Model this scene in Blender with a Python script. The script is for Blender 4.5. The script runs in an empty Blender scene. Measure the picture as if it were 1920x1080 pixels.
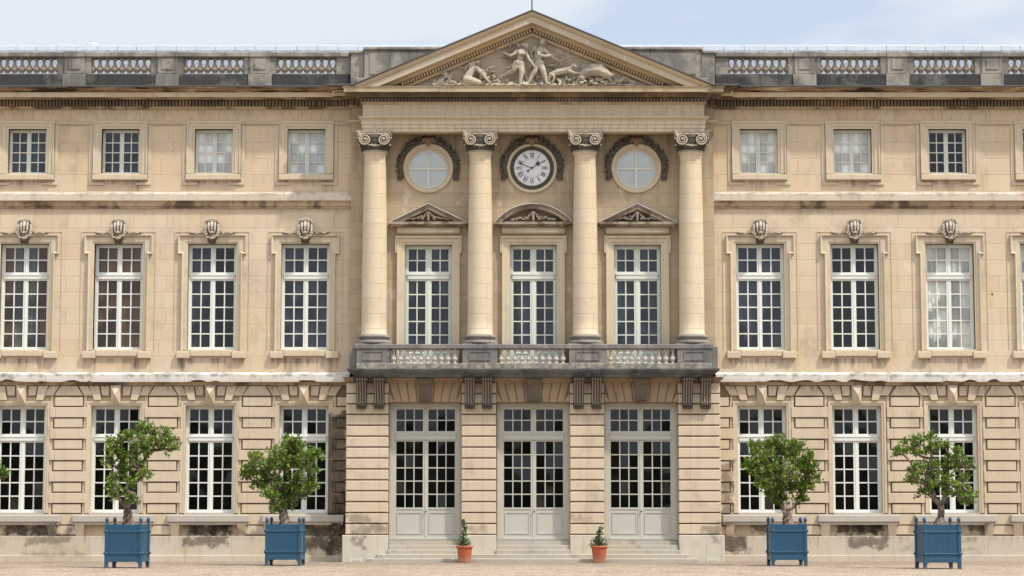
import bpy, bmesh, math, random
from mathutils import Vector, Matrix, noise as mnoise
R=math.radians; PI=math.pi
random.seed(7)
scene=bpy.context.scene; COL=scene.collection
# ------------------------------------------------------------------ camera, sky, sun, exposure
F=4173.0; PITCH=R(5.9); DIST=83.0; EYE=1.6; CX=-0.78
cam=bpy.data.objects.new('camera',bpy.data.cameras.new('camera')); COL.objects.link(cam)
cam.data.sensor_width=36; cam.data.lens=F/1920*36; cam.data.clip_end=3000; cam.data.clip_start=0.5
cam.location=(CX,-DIST,EYE); cam.rotation_euler=(PI/2+PITCH,0,0); scene.camera=cam
SUNV=Vector((1.42,-1.0,2.58)).normalized()
ELEV=math.asin(SUNV.z); AZ=math.atan2(SUNV.x,SUNV.y)
W=bpy.data.worlds.new('World'); scene.world=W; W.use_nodes=True
def world():
    nt=W.node_tree; nt.nodes.clear(); N=nt.nodes.new; L=nt.links.new
    out=N('ShaderNodeOutputWorld'); bg=N('ShaderNodeBackground'); bg.inputs[1].default_value=0.13
    sky=N('ShaderNodeTexSky'); sky.sky_type='NISHITA'; sky.sun_disc=False
    sky.sun_elevation=ELEV; sky.sun_rotation=AZ; sky.dust_density=2.0; sky.air_density=1.0
    tc=N('ShaderNodeTexCoord'); mp=N('ShaderNodeMapping'); mp.inputs['Scale'].default_value=(1.0,1.0,3.2)
    mp.inputs['Location'].default_value=(0.35,0.2,0.9)
    nz=N('ShaderNodeTexNoise'); nz.inputs['Scale'].default_value=6.5; nz.inputs['Detail'].default_value=7; nz.inputs['Roughness'].default_value=.52
    rp=N('ShaderNodeValToRGB'); rp.color_ramp.elements[0].position=.40; rp.color_ramp.elements[0].color=(.5,.5,.5,1)
    rp.color_ramp.elements[1].position=.56; rp.color_ramp.elements[1].color=(.97,.97,.97,1)
    mx=N('ShaderNodeMixRGB'); mx.inputs[2].default_value=(5.6,6.1,6.75,1)
    sp=N('ShaderNodeSeparateXYZ'); L(tc.outputs['Generated'],sp.inputs[0]); mr=N('ShaderNodeMapRange'); mr.inputs[1].default_value=.24; mr.inputs[2].default_value=.62
    cc=N('ShaderNodeMixRGB'); cc.inputs[1].default_value=(4.3,4.62,5.0,1); cc.inputs[2].default_value=(11.2,11.6,12.2,1); L(sp.outputs[2],mr.inputs[0]); L(mr.outputs[0],cc.inputs[0]); L(cc.outputs[0],mx.inputs[2])
    L(tc.outputs['Generated'],mp.inputs[0]); L(mp.outputs[0],nz.inputs['Vector']); L(nz.outputs['Fac'],rp.inputs[0])
    L(rp.outputs[0],mx.inputs[0]); L(sky.outputs[0],mx.inputs[1]); L(mx.outputs[0],bg.inputs[0]); L(bg.outputs[0],out.inputs[0])
world()
sl=bpy.data.lights.new('sun','SUN'); sl.energy=3.1; sl.angle=R(2.2); sl.color=(1,.95,.87)
so=bpy.data.objects.new('sun',sl); COL.objects.link(so); so.rotation_euler=SUNV.to_track_quat('Z','Y').to_euler(); so.location=(40,-40,60)
scene.view_settings.view_transform='Standard'; scene.view_settings.look='None'; scene.view_settings.exposure=0.50; scene.view_settings.gamma=1
# measuring aids: photograph pixel (1920x1080) -> metres on the plane Y
def _dir(px,py):
    dx=(px-960)/F; dy=(540-py)/F
    return dx, math.cos(PITCH)-dy*math.sin(PITCH), math.sin(PITCH)+dy*math.cos(PITCH)
def PX(px,py,Y=0.0):
    d=_dir(px,py); return CX+d[0]*(Y+DIST)/d[1]
def PZ(py,Y=0.0):
    d=_dir(960,py); return EYE+d[2]*(Y+DIST)/d[1]
def GY(py):
    d=_dir(960,py); return -DIST+d[1]*(-EYE)/d[2]
M1=PX(1000,560)-PX(950,560); M1/=50.0       # metres per photo pixel on the wall
# ------------------------------------------------------------------ materials
class NT:
    def __init__(s,name):
        s.m=bpy.data.materials.new(name); s.m.use_nodes=True; s.t=s.m.node_tree; s.t.nodes.clear()
        s.out=s.n('ShaderNodeOutputMaterial'); s.b=s.n('ShaderNodeBsdfPrincipled'); s.l(s.b.outputs[0],s.out.inputs[0])
        s.tc=s.n('ShaderNodeTexCoord').outputs['Object']
    def n(s,t,**k):
        x=s.t.nodes.new(t)
        for a,v in k.items(): setattr(x,a,v)
        return x
    def l(s,a,b): s.t.links.new(a,b)
    def put(s,inp,v):
        if hasattr(v,'links') or hasattr(v,'is_linked'): s.l(v,inp)
        else: inp.default_value=v
    def math(s,op,a,b=0.0,c=None,clamp=False):
        x=s.n('ShaderNodeMath',operation=op,use_clamp=clamp); s.put(x.inputs[0],a); s.put(x.inputs[1],b)
        if c is not None: s.put(x.inputs[2],c)
        return x.outputs[0]
    def mapv(s,scale,loc=(0,0,0),src=None):
        x=s.n('ShaderNodeMapping'); x.inputs['Scale'].default_value=scale; x.inputs['Location'].default_value=loc
        s.l(src or s.tc,x.inputs[0]); return x.outputs[0]
    def noise(s,scale,detail=5,rough=.6,vec=None,dist=0):
        x=s.n('ShaderNodeTexNoise'); x.inputs['Scale'].default_value=scale; x.inputs['Detail'].default_value=detail
        x.inputs['Roughness'].default_value=rough; x.inputs['Distortion'].default_value=dist; s.l(vec or s.tc,x.inputs['Vector']); return x.outputs['Fac']
    def step(s,v,a,b,lo=0.0,hi=1.0):
        x=s.n('ShaderNodeMapRange',interpolation_type='SMOOTHSTEP'); s.put(x.inputs[0],v)
        for i,q in enumerate((a,b,lo,hi)): x.inputs[i+1].default_value=q
        return x.outputs[0]
    def mix(s,f,a,b,mode='MIX'):
        x=s.n('ShaderNodeMixRGB',blend_type=mode)
        for i,q in enumerate((f,a,b)):
            if isinstance(q,tuple) and len(q)==3: q=q+(1,)
            s.put(x.inputs[i],q)
        return x.outputs[0]
    def bump(s,h,strength=.4,dist=.02,nrm=None):
        x=s.n('ShaderNodeBump'); x.inputs['Strength'].default_value=strength; x.inputs['Distance'].default_value=dist
        s.l(h,x.inputs['Height'])
        if nrm is not None: s.l(nrm,x.inputs['Normal'])
        return x.outputs[0]
    def fin(s,col,rough=.8,nrm=None,**k):
        if isinstance(col,tuple) and len(col)==3: col=col+(1,)
        s.put(s.b.inputs['Base Color'],col); s.put(s.b.inputs['Roughness'],rough)
        if nrm is not None: s.l(nrm,s.b.inputs['Normal'])
        for a,v in k.items(): s.put(s.b.inputs[a.replace('_',' ')],v)
        return s.m
def stone(name,c1,c2,row=.605,bw=1.25,zoff=0.0,mortar=None,msize=.0075,grime=.35,gcol=(.17,.13,.095),streak=.3,patches=(),pits=False,seed=0.0,ocre=.25,gth=(.52,.72),drips_shade=()):
    t=NT(name); c1=(c1[0],c1[1]*1.055,c1[2]*1.13); c2=(c2[0],c2[1]*1.055,c2[2]*1.13)
    if mortar is None: mortar=tuple(.62*q for q in c2)
    sep=t.n('ShaderNodeSeparateXYZ'); t.l(t.tc,sep.inputs[0]); X,Y,Z=sep.outputs
    xx=t.math('ADD',X,t.math('MULTIPLY',Y,.73)); cmb=t.n('ShaderNodeCombineXYZ'); t.l(xx,cmb.inputs[0]); t.l(t.math('ADD',Z,-zoff+40*row),cmb.inputs[1])
    col=c1
    h2=t.noise(30,4,.7)
    if row:
        br=t.n('ShaderNodeTexBrick'); t.l(cmb.outputs[0],br.inputs['Vector'])
        br.offset=.43; br.squash=1.6; br.squash_frequency=3; br.offset_frequency=2
        for k,v in (('Color1',c1+(1,)),('Color2',c2+(1,)),('Mortar',mortar+(1,)),('Scale',1.0),('Mortar Size',msize),('Mortar Smooth',.3),('Bias',-.15),('Brick Width',bw),('Row Height',row)):
            br.inputs[k].default_value=v
        col=br.outputs['Color']; fac=br.outputs['Fac']
    big=t.noise(.35,3,.5,t.mapv((1,1,1),(seed,seed*2,0)))
    col=t.mix(t.step(big,.42,.66,0,ocre*.75),col,(.56,.41,.21))
    med=t.noise(1.7,7,.62,t.mapv((1,1,1.2),(seed+3,1,2)))
    col=t.mix(t.step(med,.35,.7,0,.28),col,t.mix(.5,c2,(.45,.42,.38)))
    gr=t.noise(.9,9,.68,t.mapv((1,1,.8),(seed*1.7+9,4,1)))
    gf=t.step(gr,gth[0],gth[1],0,grime)
    col=t.mix(gf,col,gcol)
    st=t.noise(1.0,6,.65,t.mapv((3.4,3.4,.22),(seed+5,0,3)))
    col=t.mix(t.step(st,.5,.78,0,streak),col,gcol)
    col=t.mix(t.step(h2,.3,.75,0,.22),col,(.22,.17,.12))
    if row and row<5:
        pl_=t.noise(1.25,8,.7,t.mapv((1,1,1),(seed+31,8,3))); col=t.mix(t.step(pl_,.60,.64,0,.35),col,(.66,.58,.47))
    if patches:
        pn=t.noise(2.6,7,.7); w=t.math('MULTIPLY',t.math('SUBTRACT',pn,.5),1.1)
        acc=None
        for (cx,cz,hx,hz,s) in patches:
            ax=t.math('SUBTRACT',t.math('ABSOLUTE',t.math('SUBTRACT',X,cx)),hx)
            az=t.math('SUBTRACT',t.math('ABSOLUTE',t.math('SUBTRACT',Z,cz)),hz)
            d=t.math('ADD',t.math('MAXIMUM',ax,az),w); v=t.step(d,-.12,.1,s,0)
            acc=v if acc is None else t.math('MAXIMUM',acc,v)
        col=t.mix(acc,col,t.mix(t.step(pn,.4,.6),(.035,.028,.022),(.12,.085,.055)))
    if drips_shade:
        dn=t.noise(1,5,.7,t.mapv((6,6,.3),(seed,0,0))); dn2=t.noise(.9,3,.6,t.mapv((1.3,1,.4),(seed,0,5))); acc=None
        for (cx,zt_,hx,ln_,s_) in drips_shade:
            ax=t.step(t.math('ABSOLUTE',t.math('SUBTRACT',X,cx)),hx,hx+.12,1,0)
            dz=t.math('SUBTRACT',zt_,Z); dz=t.math('MULTIPLY',dz,t.step(dn2,.35,.65,2.2,.8)); v=t.math('MULTIPLY',ax,t.math('MULTIPLY',t.step(dz,0,ln_,s_,0),t.step(dz,-.02,0,0,1)))
            acc=v if acc is None else t.math('MAXIMUM',acc,v)
        f_=t.math('MULTIPLY',acc,t.math('ADD',t.step(dn,.40,.66,0,.85),t.step(dn2,.5,.65,0,.35)),clamp=True)
        col=t.mix(f_,col,(.15,.105,.075))
    if pits:
        v=t.n('ShaderNodeTexVoronoi'); v.inputs['Scale'].default_value=.75; t.l(cmb.outputs[0],v.inputs['Vector'])
        cs=t.n('ShaderNodeSeparateColor'); t.l(v.outputs['Color'],cs.inputs[0])
        p=t.math('MULTIPLY',t.step(v.outputs['Distance'],.03,.045,1,0),t.step(cs.outputs[0],.72,.74,0,1))
        col=t.mix(p,col,(.06,.045,.035))
    hh=t.math('ADD',t.math('MULTIPLY',h2,.5),med)
    nr=t.bump(hh,.35,.02)
    if row:
        nr=t.bump(t.math('SUBTRACT',1.0,fac),.5,.012,nr)
    return t.fin(col,.88,nr,Specular_IOR_Level=.25)
C1=(.61,.48,.32); C2=(.56,.41,.275)
pt=lambda px,py,wx,wy,s=1,Y=0:(PX(px,py,Y),PZ(py,Y),wx*M1,wy*M1,s)
MAT={}
XW0=[PX(p,560) for p in (-131,45,221,397,572,1426,1603,1782,1960)]
MAT['ashlar']=stone('ashlar_stone',C1,C2,zoff=PZ(457),pits=True,drips_shade=[(x_,PZ(672),1.2,.75,.95) for x_ in XW0]+[(0,PZ(391),30,.35,.35)],grime=.3,streak=.22,ocre=.4)
MAT['ashlar_up']=stone('upper_ashlar_stone',(.60,.455,.295),(.545,.40,.26),zoff=PZ(297),row=.62,drips_shade=[(x_,PZ(338.5),.95,.55,.9) for x_ in XW0]+[(0,PZ(205),30,.4,.35)],grime=.25,seed=7,streak=.2,ocre=.35)
MAT['portico']=stone('portico_ashlar_stone',(.43,.32,.20),(.36,.27,.165),row=.545,bw=1.5,zoff=PZ(391),seed=12,drips_shade=[(0,PZ(247,-.3),30,4.2,.6)],grime=.3,streak=.25)  # full-width band paints the entablature's shade down from the wall top
MAT['trim']=stone('moulded_stone',(.56,.45,.305),(.5,.385,.25),row=0,seed=3,grime=.25,streak=.3)
MAT['trimjoint']=stone('moulded_stone_blocks',(.58,.46,.3),(.47,.35,.215),row=6.0,bw=1.5,seed=3,grime=.4,streak=.25,zoff=-1.3,gth=(.5,.64))
MAT['band']=stone('pale_band_stone',(.72,.655,.57),(.66,.58,.47),row=9,bw=1.9,seed=21,grime=.35,streak=.25,gcol=(.2,.17,.14),zoff=-2.3,patches=[(0,PZ(701.5,-.27),40,.01,.6),(0,PZ(362,-.2),40,.01,.4)])
MAT['band2']=stone('tan_band_stone',(.64,.54,.42),(.58,.47,.34),row=9,bw=1.9,seed=23,grime=.4,streak=.35,gcol=(.2,.17,.14),zoff=-2.3,patches=[(0,PZ(362,-.2),40,.01,.4)])
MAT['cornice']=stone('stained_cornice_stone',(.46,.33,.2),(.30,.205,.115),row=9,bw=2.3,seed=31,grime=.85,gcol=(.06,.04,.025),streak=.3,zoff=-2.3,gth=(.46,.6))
MAT['block']=stone('rustic_block_stone',(.58,.455,.31),(.52,.40,.265),row=30,bw=2.4,seed=15,drips_shade=[(0,PZ(722),30,.55,.7)],grime=.3,streak=.18,zoff=-9,
    patches=[pt(626,880,26,105,.85),pt(640,980,18,60,1),pt(392,992,44,13,.9),pt(60,993,50,12,.75),pt(590,995,24,14,.9),pt(1612,990,46,12,.95),pt(1362,930,10,60,.6),pt(1830,990,22,9,.6),pt(110,1000,24,5,.5),pt(460,1000,30,4,.5)])
MAT['groove']=stone('dirty_joint_stone',(.16,.105,.062),(.14,.09,.05),row=0,grime=.6,seed=2,gcol=(.05,.035,.025))
MAT['jointline']=stone('mortar_joint',(.26,.185,.11),(.2,.14,.09),row=0,seed=6)
MAT['backing']=stone('window_margin_stone',(.56,.43,.28),(.5,.38,.24),row=.8,bw=9,seed=5,grime=.4,streak=.4,
    patches=[pt(626,880,26,105,.85),pt(640,980,18,60,1),pt(392,992,42,13,1),pt(60,993,50,12,.9),pt(590,995,40,14,.9),pt(1612,990,44,13,1),pt(1362,930,10,60,.6),pt(1830,990,16,9,.8),pt(215,992,10,9,.5),pt(1440,990,26,9,.7)])
MAT['plinth']=stone('plinth_stone',(.54,.45,.34),(.48,.39,.28),row=9,bw=1.75,zoff=-2.0,seed=18,drips_shade=[(0,PZ(1004),30,.6,.45)],grime=.3,gcol=(.2,.16,.12),streak=.2,
    patches=[pt(385,1015,42,9,.7),pt(590,1018,30,12,.85),pt(632,1018,16,22,.95),pt(90,1014,40,6,.5),pt(1625,1015,36,9,.7),pt(1375,1020,26,16,.85),pt(1810,1014,20,4,.5),pt(100,1040,60,3,.35),pt(1760,1030,70,4,.3),pt(1465,1016,14,5,.5)])
MAT['pier']=stone('pier_block_stone',(.61,.485,.345),(.56,.43,.29),row=30,bw=1.9,seed=25,grime=.35,streak=.25,zoff=-9,ocre=.3,drips_shade=[(0,PZ(757,-1.2),30,1.3,.45)],
    patches=[pt(672,972,24,9,.45,-1.2),pt(700,992,38,8,.5,-1.2),pt(1340,992,26,9,.5,-1.2),pt(880,992,30,4,.35,-1.2),pt(1088,972,20,6,.35,-1.2)])
MAT['pierplinth']=stone('pier_plinth_stone',(.56,.49,.38),(.52,.45,.34),row=9,bw=1.5,seed=28,grime=.25,streak=.2,zoff=-2,patches=[pt(672,1018,10,8,.6,-1.2),pt(1342,1012,6,6,.5,-1.2)])
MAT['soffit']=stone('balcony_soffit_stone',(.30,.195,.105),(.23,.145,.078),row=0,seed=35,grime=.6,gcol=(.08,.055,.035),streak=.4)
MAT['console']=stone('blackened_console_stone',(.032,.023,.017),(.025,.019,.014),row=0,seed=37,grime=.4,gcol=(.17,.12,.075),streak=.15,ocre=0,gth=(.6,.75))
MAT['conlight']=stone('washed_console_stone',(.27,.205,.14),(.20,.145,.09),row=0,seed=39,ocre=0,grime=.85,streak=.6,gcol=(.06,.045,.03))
MAT['shaft']=stone('column_stone',(.62,.49,.325),(.55,.43,.28),row=.56,bw=40,seed=45,grime=.22,streak=.22,zoff=PZ(285),msize=.007)
MAT['capital']=stone('capital_stone',(.44,.36,.27),(.33,.265,.19),row=0,seed=47,grime=.7,gcol=(.12,.09,.07))
MAT['capdark']=stone('blackened_capital_stone',(.06,.046,.036),(.05,.04,.03),row=0,seed=48,grime=.4,gcol=(.16,.12,.09))
MAT['carved']=stone('carved_stone',(.52,.44,.35),(.42,.35,.27),row=0,seed=50,grime=.7,gcol=(.12,.09,.07),gth=(.48,.6))
MAT['carvdark']=stone('dark_carved_stone',(.15,.12,.09),(.12,.095,.07),row=0,seed=51,grime=.5)  # darker tone behind carved ribs and beads and along moulding lines
MAT['garland']=stone('dark_garland_stone',(.065,.05,.037),(.05,.038,.03),row=0,seed=52,grime=.5,ocre=0,gcol=(.17,.125,.08))
MAT['relief']=stone('relief_stone',(.43,.36,.265),(.40,.33,.24),row=0,seed=54,grime=.6,gcol=(.16,.125,.09),gth=(.5,.62))
MAT['tymp']=stone('tympanum_stone',(.42,.345,.24),(.38,.31,.215),row=1.1,bw=1.9,seed=56,grime=.25)
MAT['rake']=stone('raking_cornice_stone',(.42,.32,.20),(.38,.28,.165),row=0,bw=1.6,seed=58,grime=.45,streak=.1,gcol=(.27,.2,.13),ocre=.6)
def weathered(name,base,light,seed,amt=(.45,.62),spk=.5,sc=.8):
    t=NT(name); a=t.noise(sc,9,.66,t.mapv((1,1,1),(seed,2,0)))
    col=t.mix(t.step(a,amt[0],amt[1]),base,light)
    b=t.noise(1,6,.6,t.mapv((4,4,.4),(seed,0,1))); col=t.mix(t.step(b,.5,.75,0,.55),col,tuple(q*.35 for q in base))
    c=t.noise(14,6,.75); col=t.mix(t.step(c,.58,.68,0,spk),col,(.42,.41,.38))
    d=t.noise(5,6,.7,t.mapv((1,1,1),(seed*3,7,0))); col=t.mix(t.step(d,.62,.7,0,.55),col,(.36,.27,.14))
    return t.fin(col,.92,t.bump(c,.5,.03),Specular_IOR_Level=.2)
MAT['parapet']=weathered('weathered_parapet_stone',(.16,.15,.133),(.30,.275,.23),3)
MAT['parapetdark']=weathered('blackened_parapet_stone',(.05,.048,.046),(.13,.125,.11),5,(.5,.66),.3)
MAT['baluster']=weathered('baluster_stone',(.30,.25,.185),(.40,.33,.24),9,(.4,.6),.2)
MAT['slab']=weathered('balcony_slab_stone',(.09,.09,.092),(.15,.15,.148),11,(.45,.6),.25)
MAT['balpale']=weathered('pale_baluster_stone',(.42,.385,.34),(.56,.52,.46),13,(.4,.6),.2)
MAT['balrail']=weathered('balcony_rail_stone',(.17,.16,.15),(.27,.24,.21),15,(.45,.65),.3)
MAT['lichen']=weathered('lichened_ledge_stone',(.16,.155,.14),(.34,.30,.225),17,(.40,.62),.7,5)
def plain(name,c,rough=.5,nz=12,amt=.12,dark=None,**k):
    t=NT(name); n=t.noise(nz,5,.6); b=t.noise(.9,4,.6)
    col=t.mix(t.step(n,.35,.7,0,amt),c,dark or tuple(q*.6 for q in c)); col=t.mix(t.step(b,.4,.7,0,amt),col,dark or tuple(q*.7 for q in c))
    return t.fin(col,rough,t.bump(n,.15,.006),**k)
MAT['white']=plain('white_window_paint',(.66,.67,.62),.45)
MAT['white_shade']=plain('shaded_window_paint',(.60,.595,.53),.5)  # white paint toned down for the shade in upper and round reveals
MAT['grey']=plain('grey_door_paint',(.45,.435,.375),.45,6,.12)
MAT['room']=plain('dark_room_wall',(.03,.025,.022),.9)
MAT['steps']=stone('step_stone',(.44,.385,.31),(.36,.31,.245),row=9,bw=1.6,zoff=-2,seed=61,grime=.6,gcol=(.18,.15,.12),streak=.1)
MAT['lead']=plain('lead_flashing',(.42,.42,.43),.5,9,.3)
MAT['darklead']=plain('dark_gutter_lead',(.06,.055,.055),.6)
MAT['iron']=plain('dark_iron',(.03,.03,.03),.5)
MAT['terracotta']=None; MAT['blue']=None
def glass():
    t=NT('window_glass'); tr=t.n('ShaderNodeBsdfTransparent'); tr.inputs[0].default_value=(.96,.98,.98,1)
    gl=t.n('ShaderNodeBsdfGlossy'); gl.inputs['Roughness'].default_value=.03
    fr=t.n('ShaderNodeFresnel'); fr.inputs[0].default_value=1.62
    n=t.noise(2.2,1,.4); nb=t.bump(n,.12,.01); t.l(nb,gl.inputs['Normal'])
    mx=t.n('ShaderNodeMixShader'); t.l(fr.outputs[0],mx.inputs[0]); t.l(tr.outputs[0],mx.inputs[1]); t.l(gl.outputs[0],mx.inputs[2])
    t.l(mx.outputs[0],t.out.inputs[0]); t.t.nodes.remove(t.b); return t.m
MAT['glass']=glass()
def fabric(name,c,folds=.35,v=9):
    t=NT(name); n=t.noise(1,4,.6,t.mapv((v,v,.5))); m=t.noise(1.4,4,.6)
    col=t.mix(t.step(n,.35,.7,0,folds),c,tuple(q*.5 for q in c)); col=t.mix(t.step(m,.45,.65,0,folds),col,tuple(q*.62 for q in c))
    return t.fin(col,.95)
MAT['blind']=fabric('white_blind_fabric',(.92,.92,.90),.05)
MAT['drape']=fabric('pale_drape_fabric',(.80,.79,.73),.25)
MAT['greydrape']=fabric('grey_drape_fabric',(.2,.2,.18),.5)
MAT['dusk']=fabric('dark_violet_blind_fabric',(.040,.036,.060),.6,4)
MAT['duskblue']=fabric('dark_blue_blind_fabric',(.045,.05,.075),.3,3)
MAT['shutter']=fabric('brown_wooden_shutter',(.16,.078,.036),.7,7)
def roofm():
    t=NT('bluish_roof_lead'); n=t.noise(9,8,.75); s=t.noise(1,3,.5,t.mapv((1,1,1)))
    col=t.mix(t.step(n,.4,.6),(.075,.085,.115),(.20,.215,.255)); return t.fin(col,.6,t.bump(n,.5,.03))
MAT['roof']=roofm()
MAT['zinc']=plain('pale_zinc_flashing',(.60,.64,.70),.55,4,.2,Metallic=.0)
# ------------------------------------------------------------------ mesh builder
class MB:
    def __init__(s): s.v=[]; s.f=[]; s.mi=[]; s.sm=[]; s.k=0; s.smooth=False
    def add(s,vs,fs,smooth=None):
        o=len(s.v); s.v+= [tuple(p) for p in vs]
        for f in fs: s.f.append(tuple(i+o for i in f)); s.mi.append(s.k); s.sm.append(s.smooth if smooth is None else smooth)
    def box(s,x0,x1,y0,y1,z0,z1,ch=0.0):
        if x1<x0: x0,x1=x1,x0
        if z1<z0: z0,z1=z1,z0
        if ch<=0:
            vs=[(x0,y0,z0),(x1,y0,z0),(x1,y0,z1),(x0,y0,z1),(x0,y1,z0),(x1,y1,z0),(x1,y1,z1),(x0,y1,z1)]
            s.add(vs,[(0,1,2,3),(1,5,6,2),(5,4,7,6),(4,0,3,7),(3,2,6,7),(4,5,1,0)])
        else:
            c=ch; vs=[(x0+c,y0,z0+c),(x1-c,y0,z0+c),(x1-c,y0,z1-c),(x0+c,y0,z1-c),(x0,y0+c,z0),(x1,y0+c,z0),(x1,y0+c,z1),(x0,y0+c,z1),(x0,y1,z0),(x1,y1,z0),(x1,y1,z1),(x0,y1,z1)]
            s.add(vs,[(0,1,2,3),(4,5,1,0),(5,6,2,1),(6,7,3,2),(7,4,0,3),(8,9,5,4),(9,10,6,5),(10,11,7,6),(11,8,4,7),(11,10,9,8)])
    def prism(s,poly,y0,y1,ch=0.0):       # polygon in XZ (counter clockwise seen from the front), y0 front
        a=sum(poly[i][0]*poly[(i+1)%len(poly)][1]-poly[(i+1)%len(poly)][0]*poly[i][1] for i in range(len(poly)))
        if a<0: poly=poly[::-1]
        n=len(poly); idx=lambda o:list(range(o,o+n))
        if ch<=0:
            vs=[(x,y0,z) for x,z in poly]+[(x,y1,z) for x,z in poly]
            s.add(vs,[tuple(range(n)),tuple(range(2*n-1,n-1,-1))]+[(i+n,(i+1)%n+n,(i+1)%n,i) for i in range(n)])
        else:
            ins=offset_poly(poly,-ch)
            vs=[(x,y0,z) for x,z in ins]+[(x,y0+ch,z) for x,z in poly]+[(x,y1,z) for x,z in poly]
            fs=[tuple(range(n))]
            for o in (0,n): fs+=[(i+o+n,(i+1)%n+o+n,(i+1)%n+o,i+o) for i in range(n)]
            s.add(vs,fs+[tuple(range(3*n-1,2*n-1,-1))])
    def lathe(s,prof,cx,cy,z0=0,seg=16,a0=0,a1=2*PI,smooth=True,sx=1,sy=1):
        full=abs(a1-a0-2*PI)<1e-6; k=seg if full else seg+1; vs=[]
        for r,z in prof:
            for i in range(k):
                a=a0+(a1-a0)*i/seg; vs.append((cx+r*sx*math.cos(a),cy+r*sy*math.sin(a),z0+z))
        fs=[]
        for j in range(len(prof)-1):
            for i in range(seg):
                i2=(i+1)%k; fs.append((j*k+i,j*k+i2,(j+1)*k+i2,(j+1)*k+i))
        s.add(vs,fs,smooth)
        if full:
            for e,rev in ((0,True),(len(prof)-1,False)):
                if prof[e][0]>1e-4:
                    q=list(range(e*k,e*k+k)); o=len(s.v)-len(vs); q=[i+o for i in q]
                    s.f.append(tuple(q[::-1] if rev else q)); s.mi.append(s.k); s.sm.append(False)
    def tube(s,pts,rad,seg=7,smooth=True,closed=False):
        pts=[Vector(p) for p in pts]; n=len(pts)
        if not hasattr(rad,'__len__'): rad=[rad]*n
        t0=(pts[1]-pts[0]).normalized(); u=t0.orthogonal().normalized(); vs=[]
        for i in range(n):
            t=(pts[min(i+1,n-1)]-pts[max(i-1,0)]).normalized()
            u=(u-t*u.dot(t)); u=u.normalized() if u.length>1e-6 else t.orthogonal().normalized(); w=t.cross(u)
            for k in range(seg):
                a=2*PI*k/seg; vs.append(pts[i]+(u*math.cos(a)+w*math.sin(a))*rad[i])
        fs=[(i*seg+k,i*seg+(k+1)%seg,(i+1)*seg+(k+1)%seg,(i+1)*seg+k) for i in range(n-1) for k in range(seg)]
        fs+=[tuple(range(seg-1,-1,-1)),tuple(range((n-1)*seg,n*seg))]
        s.add(vs,fs,smooth)
    def ball(s,c,r,seg=8,rings=6,rot=None,bump=0.0):
        if not hasattr(r,'__len__'): r=(r,r,r)
        vs=[];M=rot or Matrix.Identity(3); c=Vector(c)
        for j in range(1,rings):
            p=PI*j/rings
            for i in range(seg):
                a=2*PI*i/seg; v=Vector((r[0]*math.sin(p)*math.cos(a),r[1]*math.sin(p)*math.sin(a),r[2]*math.cos(p)))
                if bump: v*=1+random.uniform(-bump,bump)
                vs.append(c+M@v)
        vs+= [c+M@Vector((0,0,r[2])),c-M@Vector((0,0,r[2]))]; T=len(vs)-2
        fs=[(j*seg+i,(j+1)*seg+i,(j+1)*seg+(i+1)%seg,j*seg+(i+1)%seg) for j in range(rings-2) for i in range(seg)]
        fs+=[(T,i,(i+1)%seg) for i in range(seg)]+[(T+1,(rings-2)*seg+(i+1)%seg,(rings-2)*seg+i) for i in range(seg)]
        s.add(vs,fs,True)
    def sweep(s,path,prof,plane='XY',closed=False,smooth=False,caps=True):
        # path 2D, prof [(offset to the left of the path, coordinate along the plane's normal)]
        n=len(path); vs=[]; P=[Vector(p) for p in path]
        for i in range(n):
            if closed: a,b,c=P[i-1],P[i],P[(i+1)%n]
            else: a,b,c=P[max(i-1,0)],P[i],P[min(i+1,n-1)]
            d1=(b-a) if (b-a).length>1e-9 else (c-b); d2=(c-b) if (c-b).length>1e-9 else d1
            d1=d1.normalized(); d2=d2.normalized(); n1=Vector((-d1.y,d1.x)); n2=Vector((-d2.y,d2.x)); m=n1+n2
            m=m/max(m.dot(n1),.2)
            for o,d in prof:
                q=b+m*o; vs.append((q.x,q.y,d) if plane=='XY' else (q.x,d,q.y))
        k=len(prof); fs=[]
        for i in range(n if closed else n-1):
            i2=(i+1)%n
            for j in range(k-1): fs.append((i*k+j,i2*k+j,i2*k+j+1,i*k+j+1))
        if caps and not closed: fs+=[tuple(range(k)),tuple(range((n-1)*k+k-1,(n-1)*k-1,-1))]
        s.add(vs,fs,smooth)
    def line(s,x0,z0,x1,z1,y,w=.014,d=.003):   # thin joint line on a wall face, sitting just proud of it
        dx,dz=x1-x0,z1-z0; L=math.hypot(dx,dz); nx,nz=-dz/L*w/2,dx/L*w/2
        s.prism([(x0+nx,z0+nz),(x0-nx,z0-nz),(x1-nx,z1-nz),(x1+nx,z1+nz)],y-d,y+.01)
    def mesh(s,name,mats):
        me=bpy.data.meshes.new(name); me.from_pydata(s.v,[],s.f)
        for m in (mats if isinstance(mats,(list,tuple)) else [mats]): me.materials.append(MAT[m] if isinstance(m,str) else m)
        me.polygons.foreach_set('material_index',s.mi); me.polygons.foreach_set('use_smooth',s.sm)
        bm=bmesh.new(); bm.from_mesh(me); bmesh.ops.recalc_face_normals(bm,faces=bm.faces); bm.to_mesh(me); bm.free()
        me.update(); return me
    def obj(s,name,mats,parent=None,loc=None): return put(name,s.mesh(name,mats),parent,loc)
def offset_poly(poly,o):
    n=len(poly); out=[]
    for i in range(n):
        a,b,c=Vector(poly[i-1]),Vector(poly[i]),Vector(poly[(i+1)%n]); d1=(b-a).normalized(); d2=(c-b).normalized()
        n1=Vector((d1.y,-d1.x)); n2=Vector((d2.y,-d2.x)); m=n1+n2; m=m/max(m.dot(n1),.3); q=b+m*o; out.append((q.x,q.y))
    return out
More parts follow.
